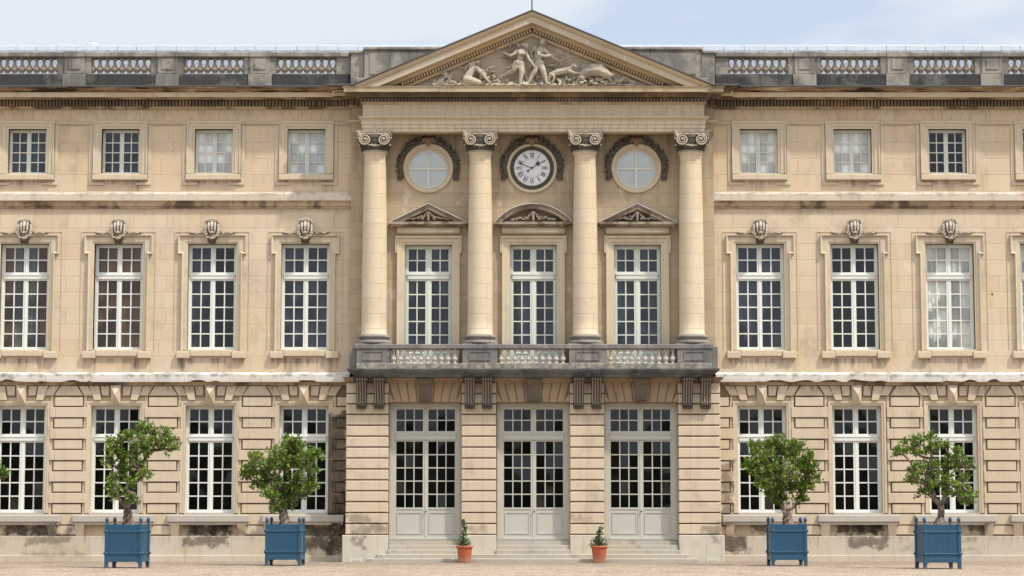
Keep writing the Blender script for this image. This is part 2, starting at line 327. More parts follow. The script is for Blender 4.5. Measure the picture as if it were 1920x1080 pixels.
def put(name,me,parent=None,loc=None,rz=0,label=None):
    o=bpy.data.objects.new(name,me); COL.objects.link(o); o.parent=parent
    if loc is not None: o.location=loc
    if rz: o.rotation_euler=(0,0,rz)
    if label: o['label']=label
    return o
def thing(name,label,cat,loc=(0,0,0),rz=0,group=None,data=None):
    o=bpy.data.objects.new(name,data); COL.objects.link(o); o.location=loc; o.rotation_euler=(0,0,rz)
    o['label']=label; o['category']=cat
    if group: o['group']=group
    return o
def holes_wall(mb,x0,x1,z0,z1,yf,yb,holes):
    xs=sorted({x0,x1}|{h[i] for h in holes for i in (0,1)}); zs=sorted({z0,z1}|{h[i] for h in holes for i in (2,3)})
    solid=lambda i,j: 0<=i<len(xs)-1 and 0<=j<len(zs)-1 and not any(h[0]-1e-6<=xs[i] and xs[i+1]<=h[1]+1e-6 and h[2]-1e-6<=zs[j] and zs[j+1]<=h[3]+1e-6 for h in holes)
    for i in range(len(xs)-1):
        for j in range(len(zs)-1):
            if not solid(i,j): continue
            a,b,c,d=xs[i],xs[i+1],zs[j],zs[j+1]
            mb.add([(a,yf,c),(b,yf,c),(b,yf,d),(a,yf,d)],[(0,1,2,3)]); mb.add([(a,yb,c),(b,yb,c),(b,yb,d),(a,yb,d)],[(3,2,1,0)])
            if not solid(i-1,j): mb.add([(a,yf,c),(a,yb,c),(a,yb,d),(a,yf,d)],[(0,1,2,3)])
            if not solid(i+1,j): mb.add([(b,yf,c),(b,yb,c),(b,yb,d),(b,yf,d)],[(3,2,1,0)])
            if not solid(i,j-1): mb.add([(a,yf,c),(b,yf,c),(b,yb,c),(a,yb,c)],[(0,1,2,3)])
            if not solid(i,j+1): mb.add([(a,yf,d),(b,yf,d),(b,yb,d),(a,yb,d)],[(3,2,1,0)])
# ------------------------------------------------------------------ the palace
palace=thing('palace','long sandstone palace front with a columned portico, carved pediment and rows of paned windows','palace')
XW=[PX(p,560) for p in (-131,45,221,397,572,1426,1603,1782,1960)]
XL,XR=PX(-235,560),PX(2065,560)
YP=-.30; YC=-.75; YE=-1.15; YG=-1.2; RC=.44     # portico wall, column axis, entablature face, ground floor pier face
AX=PX(999,560)                                   # axis of the portico
pa,pb=PX(657,500,YP),PX(1340,500,YP)            # pavilion wall edges
ga,gb=PX(648,900,YG),PX(1352,900,YG)
def rect(c,w,py0,py1,Y=0,dw=0): return (c-w/2,c+w/2,PZ(py1,Y),PZ(py0,Y))
WU=72*M1; WF=91*M1; WG=92*M1
zG1=PZ(722); zU0=PZ(390)
def wings():
    for xa,xb,ws in ((XL,pa,XW[:5]),(pb,XR,XW[5:])):
        # upper part of the wing
        m=MB(); hs=[rect(x,WF,457,656) for x in ws]
        holes_wall(m,xa,xb,PZ(715),PZ(375),0,.45,hs); m.obj('wall','ashlar',palace)
        m=MB(); hs=[rect(x,WU,242,326) for x in ws]
        holes_wall(m,xa,xb,PZ(374.9),PZ(160),0,.45,hs); m.k=1
        for c in ws:
            for k in range(-3,3): m.line(c+(k+.5)*16*M1,PZ(229),c+(k+.5)*21*M1,PZ(205),0,.011)
            m.line(c+82*M1,PZ(229),c+82*M1,PZ(205),0,.011)
        m.obj('wall',['ashlar_up','jointline'],palace)
        m=MB(); xa2=xa if xa<0 else gb-.05; xb2=xb if xb>0 else ga+.05
        hs=[rect(x,WG,760,962) for x in ws]
        holes_wall(m,xa2,xb2,0,PZ(715.1),.06,.45,hs); m.obj('wall','backing',palace)
        rustic(xa2,xb2,ws); bands(xa,xb,ws)
def rustic(xa,xb,ws):
    s=M1
    # piers between windows: alternating wide blocks and narrow blocks in a dark groove
    cs=[]
    edges=[]
    prev=None
    allx=sorted(ws)
    mids=[(allx[i]+allx[i+1])/2 for i in range(len(allx)-1)]
    segs=[(q-34*s,q+34*s,q) for q in mids]
    left0=allx[0]-allx[1]+allx[0]; 
    if xa<0: segs=[(xa,allx[0]-54*s,None)]+segs+[(allx[-1]+54*s,ga,None)]
    else: segs=[(gb,allx[0]-54*s,None)]+segs+[(allx[-1]+54*s,xb,None)]
    ys=[743+20.08*i for i in range(14)]
    z7,z42,z51=PZ(723),PZ(742),PZ(751)
    for (a,b,q) in segs:
        m=MB(); wallend_l = (xa>0 and a==gb); wallend_r=(xa<0 and b==ga)
        for i in range(13):
            z1,z0=PZ(ys[i]),PZ(ys[i+1]); wide=(i%2==1)
            if i==11:
                m.box(a-14*s if a>xa else a,b+14*s if b<xb else b,-.045,.07,z0+.01,z1-.01,.008); continue
            if wide:
                A,B=a,b
                m.box(A,B,-.07,.07,z0+.012,z1-.012,.012)
            else:
                A=a+7*s if not(wallend_l or a==xa) else a; B=b-7*s if not(wallend_r or b==xb) else b
                m.k=1; m.box(A-1.4*s,B+1.4*s,.045,.07,z0-.002,z1+.002); m.k=0
                m.box(A+.016,B-.016,-.045,.065,z0+.036,z1-.036,.012)
                # margin strips either side
                if A>a: m.box(a+.4*s,A-1.7*s,.0,.07,z0,z1)
                if B<b: m.box(B+1.7*s,b-.4*s,.0,.07,z0,z1)
        if q is not None: m.prism([(q-27*s,z42),(q+27*s,z42),(q+15*s,z7-.015),(q-15*s,z7-.015)],-.05,.06,.012)
        m.obj('masonry_pier',['block','groove'],palace)
    for c in ws:
        m=MB()
        for sg in (-1,1):
            X=lambda d:c+sg*d*s
            m.k=1; m.box(min(X(11),X(87)),max(X(11),X(87)),.035,.058,z42-.03,z7); m.k=0
            def vb(t0,t1,b0,b1,zb,y=-.05):
                m.prism([(X(b0),zb),(X(b1),zb),(X(t1),z7-.015),(X(t0),z7-.015)],y,.06,.012)
            vb(12.5,29,12.5,26,z42); vb(31,50,27.5,40,z51,-.085); vb(52,70,42,59,z42)
        # half trapezoids at ends
        # pyramid keystone
        li=m.obj('window_lintel',['block','groove'],palace); m=MB()
        k0,k1,zk=10*s,8*s,PZ(758); top=z7; zm=PZ(747)
        vs=[(c-k0,-.12,top),(c+k0,-.12,top),(c+k1,-.05,zk),(c-k1,-.05,zk),(c,-.30,PZ(740)),(c-k0,.06,top),(c+k0,.06,top),(c+k1,.06,zk),(c-k1,.06,zk)]
        m.add(vs,[(0,4,1),(1,4,2),(2,4,3),(3,4,0),(5,0,1,6),(6,1,2,7),(7,2,3,8),(8,3,0,5)])
        m.obj('pyramid_keystone','block',li); m=MB()
        hw=WG/2; zb,zt=PZ(962),PZ(760)
        m.sweep([(c+hw,zb),(c+hw,zt),(c-hw,zt),(c-hw,zb)],[(0,.07),(0,-.015),(-.07,-.015),(-.075,-.04),(-.16,-.045),(-.165,.06)],'XZ'); m.obj('window_surround','block',palace)
    # sill brackets and recess, plinth
    p=MB()
    zp1=PZ(1005); zp0=PZ(1041,-.16)
    p.box(xa,xb,-.13,.05,zp0-.01,zp1,.015); p.box(xa,xb,-.20,.05,-.3,zp0,.02)
    p.obj('plinth','plinth',palace)
    for c in ws:
        for sg in (-1,1):
            b=MB(); e=c+sg*62*s; z1,z0=PZ(981),PZ(1004.5)
            b.add([(e-9*s,-.18,z1),(e+9*s,-.18,z1),(e+7*s,-.05,z0),(e-7*s,-.05,z0),(e,-.17,z1-.06),(e-9*s,.06,z1),(e+9*s,.06,z1),(e+7*s,.06,z0),(e-7*s,.06,z0)],
                  [(0,4,1),(1,4,2),(2,4,3),(3,4,0),(5,0,1,6),(6,1,2,7),(7,2,3,8),(8,3,0,5)]); b.obj('sill_bracket','block',palace)
def bands(xa,xb,ws):
    s=M1
    # string course above the ground floor
    m=MB(); path=[(xa,0),(xb,0)]
    def pf(lst): return [(-o,PZ(py,-o)) for o,py in lst]
    rr=random.Random(int(xa*10)); x=xa; pts=[]
    m.sweep(path,pf([(-.05,722.5),(.07,722.5),(.09,719),(.13,717.5),(.14,716)])+pf([(-.05,714)]),'XY'); 
    m.obj('bed_moulding','soffit' if False else 'cornice',palace)
    m=MB(); x=xa
    while x<xb-.01:     # projecting course, its lower edge broken by weather
        w=min(rr.uniform(1.2,2.6),xb-x); 
        if xb-x-w<.4: w=xb-x
        n=max(3,int(w/.16)); a=PZ(716,-.28); top=PZ(701.5,-.28)
        brk=rr.random()<.6; lo=[a+(max(0,mnoise.noise(Vector(((x+w*i/n)*2.3,xa,1)))+.12)*.16 if brk else 0) for i in range(n+1)]
        vs=[]; 
        for i in range(n+1):
            X=x+.004+(w-.008)*i/n; vs+=[(X,-.02,lo[i]),(X,-.27,lo[i]+.005),(X,-.285,top-.02),(X,-.26,top),(X,-.02,top+.09)]
        fs=[(i*5+j,i*5+5+j,i*5+6+j,i*5+1+j) for i in range(n) for j in range(4)]+[(0,1,2,3,4),tuple(n*5+j for j in (4,3,2,1,0))]
        m.add(vs,fs); x+=w
    m.obj('string_course','band',palace)
    m=MB(); m.sweep(path,pf([(-.02,391),(.05,391),(.06,388),(.11,386),(.12,381),(.16,378),(.18,376.2)])+pf([(-.02,374)]),'XY'); m.obj('band_moulding','cornice',palace)
    m=MB(); m.sweep(path,pf([(-.02,375.6),(.2,375.9),(.215,364),(.19,362)])+[(.02,PZ(361)+.02)],'XY'); m.obj('string_course','band2',palace)
    # thin string under the frieze, frieze joints
    m=MB(); m.sweep(path,pf([(-.02,234),(.035,234),(.045,232),(.09,231.5),(.1,229)])+[(.02,PZ(227.5))],'XY'); m.obj('architrave_moulding','trim',palace)
def corner_caps():
    for sx in (-1,1):
        P=lambda d,Y:PX(999+sx*d,165,Y)
        m=MB(); m.k=0; a,b=P(356,-1.3),P(383,-1.3); m.box(min(a,b),max(a,b),-1.32,-.3,PZ(160.8,-1.3),PZ(158,-1.3)); m.k=1
        a,b=P(354,-1.2),P(378,-1.2); m.box(min(a,b),max(a,b),-1.22,-.3,PZ(166,-1.2),PZ(160.8,-1.3),.02)
        a,b=P(352,-1.0),P(372,-1.0); m.box(min(a,b),max(a,b),-1.05,-.3,PZ(175,-1.0),PZ(166,-1.2),.02)
        m.obj('cornice_return',['darklead','hstreak'],palace)
def pf2(lst): return [(-o,PZ(py,-o-abs0)) for o,py in lst]
abs0=0
def cornice():
    # one continuous cornice: wing - pavilion - wing
    global abs0
    for path,name in (([(XL,0),(pa-.02,0),(pa-.02,YP),(PX(672,190,YP),YP)],'cornice'),([(PX(1328,190,YP),YP),(pb+.02,YP),(pb+.02,0),(XR,0)],'cornice')):
        m=MB()
        z=lambda py,o:PZ(py,-o)
        prof=[(.05,z(205,0)),(-.05,z(205,.05)),(-.09,z(201,.09)),(-.1,z(199.5,.1)),(-.1,z(188,.1)),(-.27,z(186.5,.27)),(-.34,z(184,.34)),(-.36,z(182,.66)+.01),(-.66,z(182,.66))]
        m.k=0; m.sweep(path,prof[:4],'XY',caps=False); m.k=3; m.sweep(path,[(-.02,z(199.5,.1)),(-.02,z(188,.1)),(-.27,z(186.5,.27))],'XY',caps=False); m.k=0; m.sweep(path,prof[5:],'XY',caps=False)
        m.k=1; m.sweep(path,[(-.66,z(182,.66)),(-.67,z(173,.67)),(-.6,z(172.5,.67))],'XY',caps=False)
        m.k=4; m.sweep(path,[(-.6,z(172.5,.67)),(-.74,z(170,.74)),(-.8,z(166,.8)),(-.9,z(163.5,.9)),(-.93,z(163,.93))],'XY',caps=False)
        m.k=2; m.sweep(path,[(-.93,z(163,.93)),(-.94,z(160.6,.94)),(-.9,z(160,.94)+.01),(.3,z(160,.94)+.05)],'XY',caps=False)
        # dentils
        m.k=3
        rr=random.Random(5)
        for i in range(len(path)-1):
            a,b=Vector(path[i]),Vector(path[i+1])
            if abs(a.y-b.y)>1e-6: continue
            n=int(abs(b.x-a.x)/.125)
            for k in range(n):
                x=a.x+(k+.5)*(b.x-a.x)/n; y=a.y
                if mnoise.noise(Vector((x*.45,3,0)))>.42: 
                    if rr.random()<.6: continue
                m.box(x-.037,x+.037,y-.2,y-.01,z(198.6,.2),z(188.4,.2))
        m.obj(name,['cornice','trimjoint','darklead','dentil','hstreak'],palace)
def portico_entablature():
    x0,x1=PX(680,230,YE),PX(1320.5,230,YE); Y=YE
    z=lambda py,o=0:PZ(py,YE-o)
    path=[(x0,YP+.02),(x0,Y),(x1,Y),(x1,YP+.02)]
    m=MB()
    za=z(247)
    m.sweep(path,[(.5,za),(0,za),(0,z(241)),(-.02,z(240.5)),(-.02,z(233.5)),(-.045,z(233)),(-.045,z(225)),(-.09,z(223.5)),(-.16,z(221.5)),(-.16,z(219.5)),(.0,z(219,0)),(.5,z(219))],'XY',caps=False)
    m.k=1
    for k in range(-19,20):
        x=AX+k*16.4*M1
        if x0+.1<x-.1 and x+.15<x1: m.line(x+(.12 if k<0 else -.12 if k>0 else 0)*min(1,abs((k+20)%10-5)/5),z(246.5),x,z(224.5),Y-.046,.009); m.line(x-.02*(k%3-1),z(218),x-.05*(k%5-2),z(197),Y,.010)
    m.obj('entablature',['trim','jointline'],palace)
    f=MB(); f.sweep(path,[(.45,z(219)+.005),(0,z(219)+.005),(0,z(195)),(.45,z(195))],'XY',caps=False)
    f.obj('frieze','trim',palace)
    # pediment: horizontal cornice
    m=MB(); m.sweep(path,[(.3,z(196)),(-.03,z(196,.03)),(-.07,z(192,.07)),(-.08,z(190.5,.08))],'XY',caps=False); m.k=1; m.sweep(path,[(-.02,z(190.5,.08)),(-.02,z(183,.08)),(-.2,z(181.5,.2)),(-.24,z(180,.24)),(-.24,z(172,.66)+.015),(-.64,z(172,.66)+.01)],'XY',caps=False); m.k=0; m.sweep(path,[(-.64,z(172,.66)+.01),(-.66,z(172,.66)),(-.665,z(163.5,.66)),(-.7,z(162,.7)),(-.7,z(161.3,.7)),(.2,z(161.3,.7)+.03)],'XY',caps=False)
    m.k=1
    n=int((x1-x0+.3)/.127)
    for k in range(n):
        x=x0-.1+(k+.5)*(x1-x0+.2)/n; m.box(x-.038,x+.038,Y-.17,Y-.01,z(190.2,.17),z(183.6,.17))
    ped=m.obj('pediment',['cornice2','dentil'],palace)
    # raking cornice
    yb=1.2
    xe0,xe1=PX(643.5,165,YE-.72),PX(1353.5,165,YE-.72); ze=z(165,.72); xa,za2=PX(997.5,18,YE-.72),z(18,.72)
    path=[(xe1,ze),(xa,za2),(xe0,ze)]
    Yf=YE
    # offsets measured inwards (to the left of the path, i.e. below)
    m=MB(); m.k=0
    q=.80
    def sw(l): m.sweep(path,[(a*q,b) for a,b in l],'XZ')
    sw([(0.0,yb),(0.0,Yf-.74),(.05,Yf-.74),(.07,Yf-.72)])
    m.k=1; sw([(.065,Yf-.70),(.17,Yf-.68),(.25,Yf-.63),(.26,Yf-.6),(.27,Yf-.60)]); m.k=3; sw([(.27,Yf-.60),(.52,Yf-.585)]); m.k=1; sw([(.52,Yf-.585),(.53,Yf-.28),(.60,Yf-.26),(.66,Yf-.2),(.67,Yf-.06)])
    m.k=2; sw([(.67,Yf-.055),(.84,Yf-.05)]); m.k=1; sw([(.84,Yf-.05),(.85,Yf-.09),(.97,Yf-.05),(.98,Yf+.14)])
    ln=math.hypot(xa-xe0,za2-ze); ux,uz=(xa-xe0)/ln,(za2-ze)/ln
    for sg in (-1,1):
        n=int((ln-2.3)/.112)
        for k in range(n):
            t=2.1+k*.112; cx=(xe0+ux*t) if sg<0 else (xe1-ux*t); cz=ze+uz*t
            nx,nz=(uz,-ux) if sg<0 else (-uz,-ux)
            a,b=.685*.8,.83*.8; w=.034; d=(ux*sg*-1,uz)
            P=lambda o,q:(cx+nx*o+d[0]*q,cz+nz*o+d[1]*q)
            m.prism([P(a,-w),P(a,w),P(b,w),P(b,-w)],Yf-.21,Yf-.06)
    rk=m.obj('raking_cornice',['darklead','rake','groove','rakeblock'],ped)
    bm=bmesh.new(); bm.from_mesh(rk.data); zc=PZ(162.2,YE-.7)+.035
    res=bmesh.ops.bisect_plane(bm,geom=bm.verts[:]+bm.edges[:]+bm.faces[:],plane_co=(0,0,zc),plane_no=(0,0,-1),clear_outer=True)
    bmesh.ops.contextual_create(bm,geom=[e for e in bm.edges if e.is_boundary]) if False else None
    bm.to_mesh(rk.data); bm.free()
    # tympanum
    m=MB(); xt0,xt1=PX(735,162,YE),PX(1262,162,YE); zt=z(162)-.4
    apex=(xa,PZ(55,YE)+.2)
    m.prism([(x0+.25,zt),(x1-.25,zt),(x1-.25,zt+.5),(apex[0]+.2,apex[1]),(apex[0]-.2,apex[1]),(x0+.25,zt+.5)],YE+.1,YE+.3); m.obj('tympanum','tymp',ped)
    # roof volume behind the pediment gable
    r=MB(); r.prism([(xe0+.4,ze-.05),(xe1-.4,ze-.05),(xa,za2-.12)],YE+.35,5.0); r.obj('gable_roof','roof',ped)
    rod=MB(); rod.tube([(xa,YE-.4,za2-.05),(xa,YE-.4,za2+1.6)],.022,6); rod.ball((xa,YE-.4,za2+.02),.05); rod.obj('lightning_rod','iron',palace)
    relief(ped)
def hstreak():
    t=NT('water_blackened_moulding_stone'); a=t.noise(1,8,.65,t.mapv((.9,.9,13))); b=t.noise(.55,6,.6); v=t.math('ADD',t.math('MULTIPLY',a,.6),t.math('MULTIPLY',b,.4))
    col=t.mix(t.step(v,.42,.50),(.035,.024,.017),(.24,.16,.095)); col=t.mix(t.step(v,.53,.6),col,(.50,.40,.26)); return t.fin(col,.9,t.bump(a,.6,.04),Specular_IOR_Level=.2)
MAT['hstreak']=hstreak()
MAT['rakeblock']=stone('raking_corona_blocks',(.50,.42,.31),(.42,.325,.21),row=60,bw=1.35,seed=59,grime=.3,streak=.1,zoff=-9,mortar=(.6,.55,.47),msize=.02)
MAT['dentil']=stone('blackened_shade_dentil_stone',(.12,.08,.05),(.09,.06,.035),row=0,seed=34,grime=.9,gcol=(.30,.21,.12),streak=.2,gth=(.55,.62))  # stained black; under the pediment it also paints the corona's shade
MAT['cornice2']=stone('pediment_cornice_stone',(.46,.36,.23),(.38,.28,.165),row=9,bw=2.6,seed=33,grime=.6,gcol=(.11,.08,.05),streak=.2,zoff=-2.3,gth=(.5,.66))
# ---- carved relief: bodies grown as one skin by voxel remesh
def fused(name,build,mat,voxel,parent,smooth=2,loc=None):
    mb=MB(); build(mb); me=mb.mesh(name,mat); o=put(name,me,parent,loc)
    r=o.modifiers.new('r','REMESH'); r.mode='VOXEL'; r.voxel_size=voxel; r.use_smooth_shade=True
    if smooth: q=o.modifiers.new('s','SMOOTH'); q.iterations=smooth; q.factor=.5
    dg=bpy.context.evaluated_depsgraph_get(); dg.update()
    new=bpy.data.meshes.new_from_object(o.evaluated_get(dg)); o.modifiers.clear(); o.data=new; bpy.data.meshes.remove(me)
    if len(new.materials)==0: new.materials.append(MAT[mat])
    for p in new.polygons: p.use_smooth=True
    return o
def relief(ped):
    Yt=YE+.1
    def Q(u,v,d=.14):
        d=d*1.7
        return Vector((PX(800+u/4.8,60+v/4.8,Yt-d),Yt-d,PZ(60+v/4.8,Yt-d)))
    k=M1/4.8
    def limb(mb,pts,seg=8):
        P=[Q(p[0],p[1],p[3] if len(p)>3 else .14) for p in pts]; r=[p[2]*k*1.14 for p in pts]
        mb.tube(P,r,seg)
        for a,b in zip(P,r): mb.ball(a,b*1.0,8,6)
    def ell(mb,u,v,ru,rv,d=.14,ry=.12): mb.ball(Q(u,v,d),(ru*k,ry,rv*k),10,8)
    def huntress(mb):
        ell(mb,900,125,19,24,.2,.09); ell(mb,880,118,28,18,.17,.09); limb(mb,[(893,145,11),(868,165,14)]); mb.ball(Q(920,130,.25),.02)
        ell(mb,848,185,42,34,.17,.13); ell(mb,840,230,32,32,.15,.12); ell(mb,822,280,48,36,.16,.14)
        ell(mb,870,195,16,16,.24,.08); ell(mb,838,195,16,16,.24,.08)
        limb(mb,[(815,170,16),(785,200,13,.2),(752,212,10,.24)]); limb(mb,[(890,178,15),(922,245,12,.2),(968,305,8,.22)]); ell(mb,972,312,12,9,.22,.04)
        limb(mb,[(615,155,5,.12),(690,188,7,.2),(770,215,6,.2)]); limb(mb,[(680,235,6,.1),(760,200,6,.2)]); limb(mb,[(690,180,8,.2),(755,225,8,.2)])
        limb(mb,[(850,295,30),(856,360,23,.2),(848,410,17,.2),(842,455,11,.2)]); limb(mb,[(842,462,10,.2),(872,470,9,.24)])
        limb(mb,[(815,300,30),(780,345,24,.16),(742,368,19,.14),(700,392,12,.12),(678,398,9,.1)]); limb(mb,[(680,395,9,.1),(670,418,8,.1)])
        for i in range(9): limb(mb,[(790+i*9,270,9,.2),(770+i*12,325+8*math.sin(i),9,.2)])
        limb(mb,[(770,300,10),(735,325,9),(718,325,7)]); 
        pts=[(785+42*math.cos(a)+4,132-34*math.sin(a),9+2*math.sin(3*a),.1) for a in [i*.5-.6 for i in range(11)]]; limb(mb,pts)
        limb(mb,[(740,150,8,.08),(720,225,6,.08),(760,250,7,.08),(800,235,7,.1)])
    def archer(mb):
        ell(mb,1038,95,19,24,.2,.09); ell(mb,1045,80,26,20,.17,.09); ell(mb,1062,105,12,22,.14,.07); limb(mb,[(1040,118,12),(1030,140,16)])
        ell(mb,1022,172,38,42,.17,.13); ell(mb,1010,225,30,40,.15,.12); ell(mb,1008,272,34,28,.15,.12)
        limb(mb,[(1050,150,17),(1095,195,14,.22),(1150,240,10,.22),(1205,262,8,.2)]); limb(mb,[(1000,160,16),(1010,205,13,.26),(1065,218,12,.28),(1115,210,9,.26)])
        limb(mb,[(1115,212,9,.22),(1160,198,7,.16),(1190,225,7,.14),(1170,300,9,.1),(1110,300,9,.1)])
        limb(mb,[(1290,140,5,.1),(1275,185,6,.12),(1240,225,7,.16),(1213,262,8,.18),(1200,300,7,.14),(1168,340,5,.1),(1140,350,5,.08)])
        limb(mb,[(1000,285,27),(975,350,23,.16),(945,400,17,.15),(915,458,11,.15)]); limb(mb,[(915,460,10,.15),(890,470,8,.2)])
        limb(mb,[(1025,280,27),(1048,345,23,.2),(1066,400,17,.2),(1080,450,11,.2)]); limb(mb,[(1080,458,10,.2),(1108,466,8,.22)])
        limb(mb,[(985,160,14,.1),(965,150,12,.08),(940,190,9,.06)]); limb(mb,[(985,180,12,.08),(975,250,12,.07),(930,320,9,.06)]); ell(mb,978,150,22,28,.08,.06)
        limb(mb,[(940,380,8,.06),(1000,410,7,.06),(1050,395,6,.06)])
    def crouching(mb):
        ell(mb,460,272,20,24,.2,.09); ell(mb,435,280,34,22,.16,.1); ell(mb,400,295,28,26,.14,.09); ell(mb,395,325,18,22,.12,.08)
        limb(mb,[(445,300,14),(425,330,30),(390,375,34),(365,425,38)])
        limb(mb,[(450,325,17,.22),(505,380,13,.24),(545,430,11,.24),(575,462,9,.22)]); limb(mb,[(455,330,15),(520,360,13),(570,370,11)])
        limb(mb,[(360,430,34,.18),(420,440,28,.24),(470,455,22,.24)]); limb(mb,[(470,460,18,.2),(400,470,13,.2),(310,470,9,.16)]); limb(mb,[(310,468,9,.14),(345,430,12,.12),(330,385,10,.08)])
        limb(mb,[(350,318,6,.08),(310,322,5,.08),(278,308,4,.06)]); limb(mb,[(350,345,8,.1),(365,300,8,.1)])
    def quarry(mb):
        for i in range(26): ell(mb,random.uniform(480,610),random.uniform(350,420),random.uniform(10,24),random.uniform(8,15),random.uniform(.08,.2),.07)
        limb(mb,[(530,350,9),(570,325,13,.2),(612,308,6,.2)]); limb(mb,[(600,330,5,.1),(640,325,4,.08)])
        for i in range(9): limb(mb,[(600+random.uniform(-30,10),460,6,.08),(600+random.uniform(-50,60),random.uniform(410,450),5,.14)])
    def bush(mb):
        for i in range(13):
            x=70+i*14; limb(mb,[(x,478,9,.1),(x+random.uniform(-25,15),random.uniform(430,455),7,.15)])
        limb(mb,[(90,470,12),(130,430,11),(175,400,9),(135,370,7)]); limb(mb,[(160,350,7),(190,400,10),(215,445,12),(265,470,12)]); limb(mb,[(180,400,8),(225,385,9),(245,360,6)]); limb(mb,[(200,420,8),(240,400,7)])
        ell(mb,230,455,44,22,.12,.1); ell(mb,170,375,16,22,.15,.06)
    def hound(mb):
        limb(mb,[(1120,385,20),(1180,360,27),(1250,345,27),(1300,325,20,.2),(1325,300,16,.24),(1345,310,8,.26)]); ell(mb,1322,290,14,16,.2,.06)
        limb(mb,[(1115,385,17),(1100,420,12),(1108,460,8)]); limb(mb,[(1135,390,14,.2),(1150,410,9,.2),(1130,455,7,.2)]); limb(mb,[(1285,350,14,.22),(1340,372,9,.24),(1380,372,7,.24)]); limb(mb,[(1110,380,6,.08),(1085,330,5,.06),(1140,350,4,.06)])
        for i in range(16): ell(mb,random.uniform(1230,1340),random.uniform(395,465),random.uniform(9,20),random.uniform(8,16),random.uniform(.05,.16),.06)
    def boar(mb):
        limb(mb,[(1390,400,38),(1440,360,52),(1500,345,55),(1560,345,48,.2),(1610,370,36,.24),(1650,385,20,.26),(1680,385,12,.24)])
        for i in range(12): limb(mb,[(1400+i*17,330-22*math.sin(i/11*2.6),12,.1),(1395+i*17,300-16*math.sin(i/11*2.6),6,.08)])
        ell(mb,1570,300,18,18,.2,.07); ell(mb,1590,325,14,12,.26,.07)
        limb(mb,[(1385,410,22),(1360,440,13),(1345,468,9)]); limb(mb,[(1600,400,20,.2),(1640,410,12,.24),(1660,440,8,.2)])
        for i in range(34): ell(mb,random.uniform(1390,1640),random.uniform(405,472),random.uniform(12,28),random.uniform(10,20),random.uniform(.08,.24),.08)
    def leaves(mb):
        for cx,cy,r in ((1722,455,28),(1790,440,40),(1850,462,24)):
            for i in range(7):
                a=R(20+i*23); limb(mb,[(cx,cy+15,6,.06),(cx+r*math.cos(a),cy-r*math.sin(a)*.8,8,.12)])
    def ground_(mb):
        u=20
        while u<1890: ell(mb,u,478+random.uniform(-4,3),random.uniform(18,34),random.uniform(6,12),random.uniform(.04,.2),.1); u+=random.uniform(14,26)
        for i in range(150):
            u=random.uniform(60,1700); hgt=26 if u<1080 else 52; v=470-random.random()**1.6*hgt; ell(mb,u,v,random.uniform(9,24),random.uniform(6,13),random.uniform(.03,.14),.07)
        for i in range(46):
            u=random.choice([random.uniform(600,740),random.uniform(900,960),random.uniform(1100,1400),random.uniform(1650,1740)]); limb(mb,[(u,465,6,.05),(u+random.uniform(-20,20),random.uniform(405,445),5,.1)])
        for (u0,v0,u1,v1) in ((930,190,985,300),(700,210,800,260),(1090,300,1180,330),(870,330,905,430),(990,300,1000,420)):
            for i in range(9): t_=i/8; ell(mb,u0+(u1-u0)*t_+random.uniform(-10,10),v0+(v1-v0)*t_+random.uniform(-10,10),random.uniform(8,18),random.uniform(8,18),.05,.05)
        mb.tube([Q(10,484,.05),Q(1900,484,.05)],.04,6)
    grd=fused('relief_ground',ground_,'relief',.03,ped,1)
    for nm,fn in (('carved_huntress',huntress),('carved_archer',archer),('carved_crouching_man',crouching),('carved_quarry',quarry),('carved_bush',bush),('carved_hound',hound),('carved_boar',boar),('carved_leaves',leaves)):
        fused(nm,fn,'relief',.0145,ped,1)
